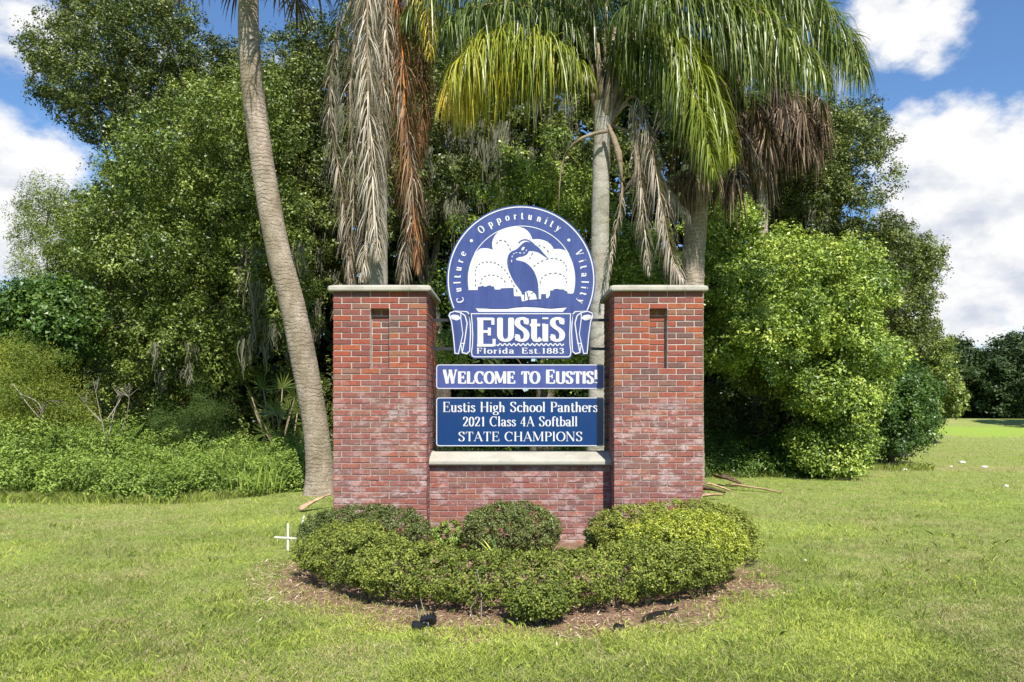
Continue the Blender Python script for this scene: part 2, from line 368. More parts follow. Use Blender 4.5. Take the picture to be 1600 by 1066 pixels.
def ground_mat():
    m, nt, b = new_mat('lawn_ground'); p = wpos(nt)
    sp = nt.nodes.new('ShaderNodeSeparateXYZ'); nt.links.new(p, sp.inputs[0]); X, Y = sp.outputs['X'], sp.outputs['Y']
    big = tnoise(nt, .28, 5, .62, p); med = tnoise(nt, 1.6, 6, .65, p); fine = tnoise(nt, 26, 5, .8, p)
    grain = tnoise(nt, 7, 6, .8, scaled(nt, p, (1, .5, 1)))
    green = ramp(nt, nmath(nt, 'MULTIPLY_ADD', fine, .55, nmath(nt, 'MULTIPLY', grain, .45)), [(.36, (.075, .10, .024)), (.5, (.21, .27, .060)), (.64, (.39, .43, .11))])
    dry = ramp(nt, fine, [(.35, (.20, .15, .075)), (.55, (.40, .33, .16)), (.7, (.52, .44, .26))])
    f = nmath(nt, 'MULTIPLY', nmath(nt, 'SUBTRACT', nmath(nt, 'MULTIPLY_ADD', big, .5, nmath(nt, 'MULTIPLY', med, .5)), .50, clamp=True), 4.5, clamp=True)
    # worn brown strip in front of the trees on the right, greener playing field further out
    strip = nmath(nt, 'SUBTRACT', 1.0, nmath(nt, 'ABSOLUTE', nmath(nt, 'MULTIPLY', nmath(nt, 'SUBTRACT', Y, 20.8), .7)), clamp=True)
    strip = nmath(nt, 'MULTIPLY', strip, nmath(nt, 'MULTIPLY', nmath(nt, 'SUBTRACT', X, 4.0), .4, clamp=True))
    far = nmath(nt, 'MULTIPLY', nmath(nt, 'SUBTRACT', Y, 15.0), .05, clamp=True)
    f2 = nmath(nt, 'ADD', nmath(nt, 'MULTIPLY', f, .8), nmath(nt, 'MULTIPLY', strip, nmath(nt, 'MULTIPLY', med, 1.1)), clamp=True)
    f2 = nmath(nt, 'ADD', f2, nmath(nt, 'MULTIPLY', far, .12), clamp=True)
    base = nmix(nt, f2, green, dry)
    fieldm = nmath(nt, 'MULTIPLY', nmath(nt, 'MULTIPLY', nmath(nt, 'SUBTRACT', Y, 41.0), .25, clamp=True), nmath(nt, 'MULTIPLY', nmath(nt, 'SUBTRACT', 66.0, Y), .4, clamp=True))
    fieldm = nmath(nt, 'MULTIPLY', fieldm, nmath(nt, 'MULTIPLY', nmath(nt, 'SUBTRACT', nmath(nt, 'MULTIPLY_ADD', Y, -.25, X), 12.5), 1.5, clamp=True))
    base = nmix(nt, nmath(nt, 'MULTIPLY', fieldm, .8), base, (.26, .36, .05))
    # soil under the hedge and trees
    dx = nmath(nt, 'DIVIDE', nmath(nt, 'SUBTRACT', X, BED[0]), BED[2]); dy = nmath(nt, 'DIVIDE', nmath(nt, 'SUBTRACT', Y, BED[1]), BED[3])
    rr = nmath(nt, 'SQRT', nmath(nt, 'ADD', nmath(nt, 'MULTIPLY', dx, dx), nmath(nt, 'MULTIPLY', dy, dy)))
    rr = nmath(nt, 'MULTIPLY_ADD', nmath(nt, 'SUBTRACT', tnoise(nt, 2.3, 5, .65, p), .5), .45, rr)
    bed = nmath(nt, 'MULTIPLY', nmath(nt, 'SUBTRACT', 1.03, rr), 9.0, clamp=True)
    soil = ramp(nt, nmath(nt, 'MULTIPLY_ADD', fine, .6, nmath(nt, 'MULTIPLY', med, .4)), [(.32, (.10, .055, .035)), (.5, (.235, .145, .095)), (.68, (.38, .27, .19))])
    base = nmix(nt, bed, base, soil)
    nt.links.new(base, b.inputs['Base Color']); b.inputs['Roughness'].default_value = .95; b.inputs['Specular IOR Level'].default_value = .1
    bump(nt, b, nmath(nt, 'MULTIPLY_ADD', grain, .6, fine), .7, .04); return m
BED = (0.03, 7.70, 2.30, 2.20)      # centre x, y and half-axes of the mulch bed

# ------------------------------------------------------------------ ground
def sstep(t): t = np.clip(t, 0, 1); return t * t * (3 - 2 * t)
def gz(x, y):
    x = np.asarray(x, float); y = np.asarray(y, float)
    return 0.5 * sstep((y - 64) / 7) * sstep((x - 14) / 10) + 0.02 * (vnoise(x * .6 + 50, y * .6 + 50, 3) - .5) * sstep((y - 3) / 3)

def build_ground():
    xs = np.concatenate([np.linspace(-1200, -40, 8)[:-1], np.arange(-40, 60, .8), np.linspace(60, 1200, 8)])
    ys = np.concatenate([np.linspace(-600, -4, 6)[:-1], np.arange(-4, 100, .8), np.linspace(100, 2200, 8)])
    X, Y = np.meshgrid(xs, ys); Z = gz(X, Y); V = np.stack([X, Y, Z], -1).reshape(-1, 3)
    nx, ny = len(xs), len(ys); i = np.arange(nx - 1)[None, :] + np.arange(ny - 1)[:, None] * nx
    Q = np.stack([i, i + 1, i + nx + 1, i + nx], -1).reshape(-1, 4)
    o = link('ground', mesh_np('ground', V, Q, smooth=True), ground_mat()); o['kind'] = 'structure'; o['label'] = 'mown lawn running back to the trees'
build_ground()

# ------------------------------------------------------------------ leaf machinery
def unit(v): return v / np.maximum(np.linalg.norm(v, axis=1, keepdims=True), 1e-9)
def leaves(C, Nrm, L, W, tone, fold=.18, droop=0.0, tri=False):
    """one folded four-cornered leaf per centre"""
    n = len(C); Nrm = unit(Nrm); r = rng.normal(size=(n, 3)); r[:, 2] -= droop
    T = unit(r - (r * Nrm).sum(1, keepdims=True) * Nrm); B = np.cross(Nrm, T)
    L = np.broadcast_to(np.asarray(L, float), (n,))[:, None]; W = np.broadcast_to(np.asarray(W, float), (n,))[:, None]
    if tri:
        V = np.empty((n, 3, 3)); V[:, 0] = C + T * L * .5; V[:, 1] = C - T * L * .42 + B * W * .5 + Nrm * W * fold; V[:, 2] = C - T * L * .5 - B * W * .5
        return V.reshape(-1, 3), np.arange(3 * n).reshape(n, 3), np.broadcast_to(tone, (n,))
    V = np.empty((n, 4, 3)); V[:, 0] = C - T * L * .5; V[:, 2] = C + T * L * .5
    V[:, 1] = C + B * W * .5 + Nrm * W * fold - T * L * .08; V[:, 3] = C - B * W * .5 + Nrm * W * fold - T * L * .08
    return V.reshape(-1, 3), np.arange(4 * n).reshape(n, 4), np.broadcast_to(tone, (n,))

def foliage(name, blobs, n, L, mat, parent, sprig=7, holes=0, tuft=0, tuft_r=.17, spread=.07, aspect=.55, inner=.3, up=.5, zmin=None, reject=.72, toneshift=0., jit=.12, lumps=None, clumpvar=.25, droop=0., tri=True):
    """leaves in sprigs over the skins of many overlapping ellipsoids (cx,cy,cz,rx,ry,rz)"""
    B = np.array([b[:6] for b in blobs], float); area = (B[:, 3] * B[:, 4] + B[:, 3] * B[:, 5] + B[:, 4] * B[:, 5])
    ns = max(1, n // sprig); ns2 = int(ns * 1.6)
    bi = rng.choice(len(B), ns2, p=area / area.sum()); d = unit(rng.normal(size=(ns2, 3)))
    rad = np.where(rng.random(ns2) < inner, rng.uniform(.45, .85, ns2), rng.uniform(1 - jit, 1 + jit, ns2))
    if lumps:
        q = d * np.array([1, 1, 1.3]) * lumps
        rad = rad * (1 + (.07 if lumps > 2 else .16) * (vnoise(q[:, 0] * 2 + bi * 7.3 + q[:, 2], q[:, 1] * 2 + q[:, 2] * 1.7, 5) * 2 - 1))
    P = B[bi, :3] + d * B[bi, 3:6] * rad[:, None]
    tt = None
    if tuft:                                            # sprigs gather into tufts with gaps between them
        nt_ = max(1, ns2 // tuft); ti = rng.integers(0, nt_, ns2); ti[:nt_] = np.arange(nt_)
        rr = tuft_r * rng.uniform(.5, 1.35, nt_)[ti]; dd = unit(rng.normal(size=(ns2, 3)) + np.array([0, -.2, .5]) + d[ti] * .7)
        bi = bi[ti]; P = P[ti] + dd * (rr * rng.uniform(.45, 1.1, ns2) ** .7)[:, None] * np.array([1.15, 1.0, .85]); tt = rng.random(nt_)[ti]; d = unit(dd + d[ti] * .35); rad = rad[ti]
    keep = np.ones(ns2, bool)
    if reject and len(B) < 400:
        for k in range(len(B)):
            q = ((P - B[k, :3]) / B[k, 3:6]); keep &= ~((bi != k) & ((q * q).sum(1) < reject * reject) & (rng.random(ns2) < .92))
    if zmin is not None: keep &= P[:, 2] > zmin
    if holes:
        hn = vnoise(P[:, 0] * 9 + P[:, 2] * 6, P[:, 1] * 9 + P[:, 2] * 8, 17); keep &= (hn > holes) | (rad < .86) | (d[:, 2] > .55)
    if tt is not None:
        kk = rng.permutation(np.flatnonzero(keep))[:ns]; P, d, bi, tt = P[kk], d[kk], bi[kk], tt[kk]; ns = len(P)
    else: P, d, bi = P[keep][:ns], d[keep][:ns], bi[keep][:ns]; ns = len(P)
    ct = rng.random(len(B)); st = rng.random(ns) if tt is None else .6 * tt + .4 * rng.random(ns)
    idx = np.repeat(np.arange(ns), sprig); m = len(idx)
    off = rng.normal(size=(m, 3)) * spread; C = P[idx] + off
    nr = d[idx] * .8 + np.array([0, 0, up]) + rng.normal(size=(m, 3)) * .55 + unit(off) * .35
    tone = np.clip(clumpvar * ct[bi[idx]] + .4 * st[idx] + (.6 - clumpvar) * rng.random(m) + toneshift, 0, 1)
    s = rng.uniform(.7, 1.25, m)
    V, Q, t = leaves(C, nr, L * s, L * aspect * s, tone, droop=droop, tri=tri)
    o = link(name, mesh_np(name, V, Q, t), mat, parent); o['kind'] = 'stuff' if parent is None else 'thing'
    if parent is not None: del o['kind']
    return o

def inpoly(px, py, poly):
    c = False; n = len(poly); j = n - 1
    for i in range(n):
        xi, yi = poly[i]; xj, yj = poly[j]
        if (yi > py) != (yj > py) and px < (xj - xi) * (py - yi) / (yj - yi) + xi: c = not c
        j = i
    return c
def edge_dist(px, py, poly):
    best = 1e9; n = len(poly)
    for i in range(n):
        ax, ay = poly[i]; bx, by = poly[(i + 1) % n]; dx, dy = bx - ax, by - ay
        t = max(0, min(1, ((px - ax) * dx + (py - ay) * dy) / (dx * dx + dy * dy + 1e-9)))
        best = min(best, math.hypot(px - ax - t * dx, py - ay - t * dy))
    return best
def crown_blobs(poly, D, thick, n, r0, r1, squash=.78, sep=.75, front=0.0):
    """clumps filling an uneven crown: its face is the outline, its depth grows away from the edge"""
    xs = [p[0] for p in poly]; ys = [p[1] for p in poly]; s = D / F; out = []; tries = 0; dm = min(max(xs) - min(xs), max(ys) - min(ys)) * .42
    while len(out) < n and tries < n * 60:
        tries += 1
        px, py = random.uniform(min(xs), max(xs)), random.uniform(min(ys), max(ys))
        if not inpoly(px, py, poly): continue
        e = edge_dist(px, py, poly); r = random.uniform(r0, r1)
        if e * s < r * .55:
            r *= .6
            if e * s < r * .5: continue
        u = min(1, e / dm); dep = thick * math.sqrt(1 - (1 - u) ** 2)
        y = D + random.uniform(-dep, dep * (1 - front))
        c = at(px, py, y)
        if c[2] < r * .3: c[2] = r * .3
        if any((c[0] - b[0]) ** 2 + (c[1] - b[1]) ** 2 + (c[2] - b[2]) ** 2 < (sep * (r + b[3]) * .5) ** 2 for b in out): continue
        k = random.uniform(.8, 1.2)
        out.append((c[0], c[1], c[2], r * k, r, r * squash * random.uniform(.85, 1.15)))
    return out
def limbs(base, crown_c, blobs, r, frac=.3, fork=.45, n=7, lean=None):
    mb = MB(); base = np.array(base, float); cc = np.array(crown_c, float)
    top = base + (cc - base) * fork; w = np.array([random.uniform(-.3, .3), random.uniform(-.3, .3), 0])
    path = catmull([base + np.array([0, 0, -.15]), base + (top - base) * .5 + w, top], 8)
    mb.tube(path, [r * (1.35 if i == 0 else 1.12 if i == 1 else 1 - .3 * i / 7) for i in range(8)], n + 3)
    tr = mb; lbs = []
    for b in random.sample(blobs, max(1, int(len(blobs) * frac))):
        e = np.array(b[:3]); mid = top * .5 + e * .5 + np.array([random.uniform(-.4, .4), random.uniform(-.4, .4), random.uniform(-.1, .6)])
        lb = MB(); lbs.append(lb); rr = r * random.uniform(.16, .34); p = catmull([top - np.array([0, 0, random.uniform(0, .3)]), mid, e], 7)
        lb.tube(p, [rr * (1 - .8 * i / 6) for i in range(7)], n, False)
        for q in range(3):
            s = p[random.randint(3, 5)]; e2 = e + np.random.default_rng(random.randint(0, 1 << 30)).normal(size=3) * b[3] * .7
            lb.tube([s, s * .5 + e2 * .5 + np.array([0, 0, .1]), e2], [rr * .3, rr * .2, rr * .06], 4, False)
    return tr, lbs
def moss_mesh(spots, strands=22):
    """hanging grey beards: many thin wavy strips"""
    V = []; Q = []; T = []
    for (c, ln, wd) in spots:
        c = np.array(c)
        for k in range(strands):
            o = np.append(rng.normal(size=2) * wd * .5, rng.uniform(-.1, .1)); l = ln * rng.uniform(.3, 1.0) * (1 - min(.7, abs(o[0]) / (wd * 1.6 + 1e-6)))
            w = rng.uniform(.008, .022); a = rng.uniform(0, math.pi); ax = np.array([math.cos(a) * w, math.sin(a) * w, 0]); b = len(V); ph = rng.uniform(0, 6)
            m = 5
            for i in range(m + 1):
                t = i / m; p = c + o + np.array([math.sin(ph + t * 5) * .03, math.cos(ph + t * 4) * .03, -l * t]); q = 1 - .6 * t
                V.append(p - ax * q); V.append(p + ax * q)
            tn = rng.random()
            for i in range(m): Q.append((b + 2 * i, b + 2 * i + 1, b + 2 * i + 3, b + 2 * i + 2)); T.append(tn)
    return mesh_np('moss', V, Q, T)

def tree(name, label, poly, D, thick, n, r0, r1, leaves_n, L, mat, trunk_px, trunk_r, group=None, moss=None, sep=.75, spread=.09, frac=.12, cat='tree', tuft_of=None, **kw):
    if mat in ('oak', 'oak_light') and tuft_of is None and n > 70: n, r0, r1, sep, thick = int(n * .62), r0 * 1.3, r1 * 1.28, .98, thick * 1.15
    bl = crown_blobs(poly, D, thick, n, r0, r1, sep=sep)
    c = np.mean([b[:3] for b in bl], 0); bx = gx(trunk_px, D); base = (bx, D, float(gz(bx, D)))
    root = empty(name, base, label, cat, group)
    tr, lb = limbs(base, c, bl, trunk_r, frac)
    tr.build('trunk', M['bark'], root); 
    for q in lb: q.build('limb', M['bark'], root)
    foliage('crown', bl, int(leaves_n * 2.7), L * .95, M[mat], root, spread=spread * .75, aspect=kw.pop('aspect', .62), tuft=kw.pop('tuft', 12), tuft_r=kw.pop('tuft_r', .21), jit=.2, inner=.34, **kw)
    if moss:
        spots = []
        for (x0, x1, y0, y1, num, ln) in moss:
            for k in range(num):
                spots.append((at(random.uniform(x0, x1), random.uniform(y0, y1), D + random.uniform(-thick, -thick * .1)), random.uniform(.4, 1) * ln, random.uniform(.08, .22)))
        link('moss', moss_mesh(spots), M['moss'], root, 'stuff')
    return root

# ------------------------------------------------------------------ brick monument
PY = 9.10                     # front face of the pillars
CO = .0665                    # course height
PTOP = 2.877
_bk = {}
def brick_mesh(w, d, h, var):
    key = (round(w, 3), round(d, 3), var)
    if key in _bk: return _bk[key]
    bm = bmesh.new(); bmesh.ops.create_cube(bm, size=1)
    for v in bm.verts: v.co = Vector((v.co.x * w, v.co.y * d, v.co.z * h)) + Vector([random.uniform(-.0014, .0014) for _ in range(3)])
    bmesh.ops.bevel(bm, geom=list(bm.edges), offset=.0035, segments=1, affect='EDGES')
    me = bpy.data.meshes.new('brick'); bm.to_mesh(me); bm.free(); me.materials.append(M['brick']); _bk[key] = me; return me
JT = .0105
class Bricks:
    def __init__(s, root): s.root = root; s.rest = []; s.n = 0
    def put(s, x0, x1, y0, y1, z0, part=True):
        """a brick filling the given cell less half a joint each side along its long way"""
        w, d, h = x1 - x0, y1 - y0, CO - JT
        jit = [random.uniform(-.0022, .0022) for _ in range(3)]
        c = Vector(((x0 + x1) / 2 + jit[0], (y0 + y1) / 2 + jit[1], z0 + CO / 2 + jit[2] * .5))
        if part and s.n < 299:
            s.n += 1
            o = bpy.data.objects.new('brick', brick_mesh(w, d, h, random.randint(0, 3))); COL.objects.link(o)
            o.parent = s.root; o.location = c - s.root.location; o.rotation_euler = (random.uniform(-.006, .006), random.uniform(-.006, .006), random.uniform(-.008, .008))
        else: s.rest.append((c, w, d, h))
    def finish(s):
        V = []; Q = []; T = []
        cube = np.array([(x, y, z) for x in (-.5, .5) for y in (-.5, .5) for z in (-.5, .5)])
        q = np.array([(0, 1, 3, 2), (4, 6, 7, 5), (0, 4, 5, 1), (2, 3, 7, 6), (0, 2, 6, 4), (1, 5, 7, 3)])
        for k, (c, w, d, h) in enumerate(s.rest):
            V.append(cube * np.array([w, d, h]) + np.array(c)); Q.append(q + 8 * k); T += [random.random()] * 6
        if V: link('brickwork', mesh_np('brickwork', np.concatenate(V), np.concatenate(Q), T), M['brick'], s.root, 'stuff')

def pillar(x0, x1, label, inner):
    """inner = +1 when the side towards the sign is at x1"""
    cx = (x0 + x1) / 2; W = x1 - x0; root = empty('brick_pillar', (cx, PY, 0), label, 'pillar', 'brick pillars of the sign')
    p = (W + JT) / 5; yb = PY + W + .01 if W > 1.03 else PY + 1.063; hd = .092; Dp = yb - PY
    nx0, nx1 = x0 + 2 * p, x0 + 3 * p - JT; ND = .09; B = Bricks(root); side_x = x1 if inner > 0 else x0
    nc = 44; NT = PTOP - 3 * CO; NB = PTOP - 13 * CO
    order = []
    for k in range(nc):
        z = PTOP - (k + 1) * CO; niche = 3 <= k <= 12; odd = k % 2 == 1 if not 3 <= k else (k % 2 == 0 or False)
        odd = (k % 2 == 1)
        cells = []
        if not odd:
            for i in range(5): cells.append((x0 + i * p, x0 + i * p + p - JT))
        else:
            cells.append((x0, x0 + hd)); a = x0 + hd + JT; e = x1 - hd - JT; m = (e - a + JT) / 4
            if niche:
                cells.append((a, a + p - JT)); cells.append((a + p, nx0 - JT)); 
                cells.append((nx1 + JT, e - p)); cells.append((e - p + JT, e))
            else:
                for i in range(4): cells.append((a + i * m, a + i * m + m - JT))
            cells.append((x1 - hd, x1))
        for ci, (a, b) in enumerate(cells):
            end = ci in (0, len(cells) - 1)
            if niche and not odd and ci == 2: continue
            dep = .203 if (odd and end) else .092
            B.put(a, b, PY, PY + dep, z, part=z > -.02)
        if niche:
            if odd: m2 = (nx0 + nx1) / 2; ns = [(nx0 + .002, m2 - JT / 2), (m2 + JT / 2, nx1 - .002)]
            else: ns = [(nx0 + .002, nx1 - .002)]
            for a, b in ns: B.put(a, b, PY + ND, PY + ND + .09, z)
        order.append((z, odd))
    for z, odd in order:                               # the two flanks and the back
        for sx in (inner, -inner):
            xa, xb = (x1 - .092, x1) if sx > 0 else (x0, x0 + .092)
            y = PY + (.203 if odd else .092) + JT; first = True
            while y < yb - .05:
                y2 = min(y + .203, yb); 
                if y2 < yb and yb - y2 < .05: y2 = yb
                B.put(xa, xb, y, y2, z, part=(first and sx == inner and z > .5)); y = y2 + JT; first = False
        a = x0 + .092 + JT
        while a < x1 - .12:
            b = min(a + .203, x1 - .092 - JT); B.put(a, b, yb - .092, yb - .002, z, False); a = b + JT
    B.finish()
    e = .007; mb = MB(); g = .004                      # mortar core, with the recess of the niche
    X0, X1, Y0, Y1, Z0, Z1 = x0 + e, x1 - e, PY + e, yb - e - .004, -.1, PTOP + .01
    a, b, c, d = nx0 - JT + g, nx1 + JT - g, NB - g + .002, NT + JT * .5; yn = PY + ND + e
    V = [(X0, Y0, Z0), (X1, Y0, Z0), (X1, Y0, Z1), (X0, Y0, Z1), (a, Y0, c), (b, Y0, c), (b, Y0, d), (a, Y0, d), (a, yn, c), (b, yn, c), (b, yn, d), (a, yn, d),
         (X0, Y1, Z0), (X1, Y1, Z0), (X1, Y1, Z1), (X0, Y1, Z1)]
    mb.add(V, [(0, 1, 5, 4), (1, 2, 6, 5), (2, 3, 7, 6), (3, 0, 4, 7), (4, 5, 9, 8), (5, 6, 10, 9), (6, 7, 11, 10), (7, 4, 8, 11), (8, 9, 10, 11),
               (1, 13, 14, 2), (13, 12, 15, 14), (12, 0, 3, 15), (3, 2, 14, 15), (0, 12, 13, 1)])
    mb.build('mortar', M['mortar'], root)
    # low pyramid cap with softened lip
    oh = .047; cy = (PY + yb) / 2; hx = W / 2 + oh; hy = Dp / 2 + oh
    prof = [(0, 0), (0.006, .012), (.004, .045), (-.006, .058), (-.03, .067), (-.15, .087), (-.34, .112)]
    rings = []
    for (o, h) in prof:
        ax, ay = hx + o, hy + o; c = .02 if o > -.1 else .05; rr = []
        for (sx, sy) in ((-1, -1), (1, -1), (1, 1), (-1, 1)):
            q1 = (sx * ax, sy * (ay - c)); q2 = (sx * (ax - c), sy * ay)
            rr += [q1, q2] if sx * sy > 0 else [q2, q1]
        rings.append([(cx + u, cy + v, PTOP + h) for u, v in rr])
    V = [v for r in rings for v in r] + [(cx, cy, PTOP + .128)]; Fc = []
    for i in range(len(rings) - 1):
        for k in range(8): Fc.append((i * 8 + k, i * 8 + (k + 1) % 8, (i + 1) * 8 + (k + 1) % 8, (i + 1) * 8 + k))
    n = (len(rings) - 1) * 8
    for k in range(8): Fc.append((n + k, n + (k + 1) % 8, len(V) - 1))
    Fc.append(tuple(range(7, -1, -1))); mb = MB(); mb.add(V, Fc); o = mb.build('cap', M['cap'], root)
    return root
XL0, XL1, XR0, XR1 = -2.084, -1.031, 1.075, 2.075
pillar(XL0, XL1, 'tall red brick pillar left of the signs with a leaning palm trunk beside it', 1)
pillar(XR0, XR1, 'tall red brick pillar right of the signs, bright green trees beyond it', -1)

def low_wall():
    root = empty('brick_wall', (.02, 9.43, 0), 'low red brick wall with pale coping between the two pillars', 'wall')
    B = Bricks(root); y0 = 9.43; zt = .895; p = .2126
    for k in range(14):
        z = zt - (k + 1) * CO; x = XL1 - (0 if k % 2 else .1063) + .006
        while x < XR0 - .01:
            a, b = max(x, XL1 + .004), min(x + p - JT, XR0 - .004)
            if b - a > .03: B.put(a, b, y0, y0 + .09, z); B.put(a, b, 9.99, 10.08, z, False)
            x += p
    B.finish(); mb = MB(); mb.box(XL1 - .003, XR0 + .003, y0 + .007, 10.073, -.1, zt + .012); mb.build('mortar', M['mortar'], root)
    prof = [(9.372, .905), (9.364, .918), (9.362, .945), (9.368, .960), (9.385, .970), (9.63, 1.043), (9.78, 1.05), (9.93, 1.043), (10.135, .970), (10.15, .955), (10.15, .915), (10.14, .905)]
    mb = MB(); n = len(prof); xa, xb = XL1 - .003, XR0 + .003
    V = [(xa, y, z) for y, z in prof] + [(xb, y, z) for y, z in prof]
    mb.add(V, [(i, (i + 1) % n, (i + 1) % n + n, i + n) for i in range(n)][::1] + [tuple(range(n - 1, -1, -1)), tuple(range(n, 2 * n))])
    mb.build('coping', M['coping'], root)
low_wall()

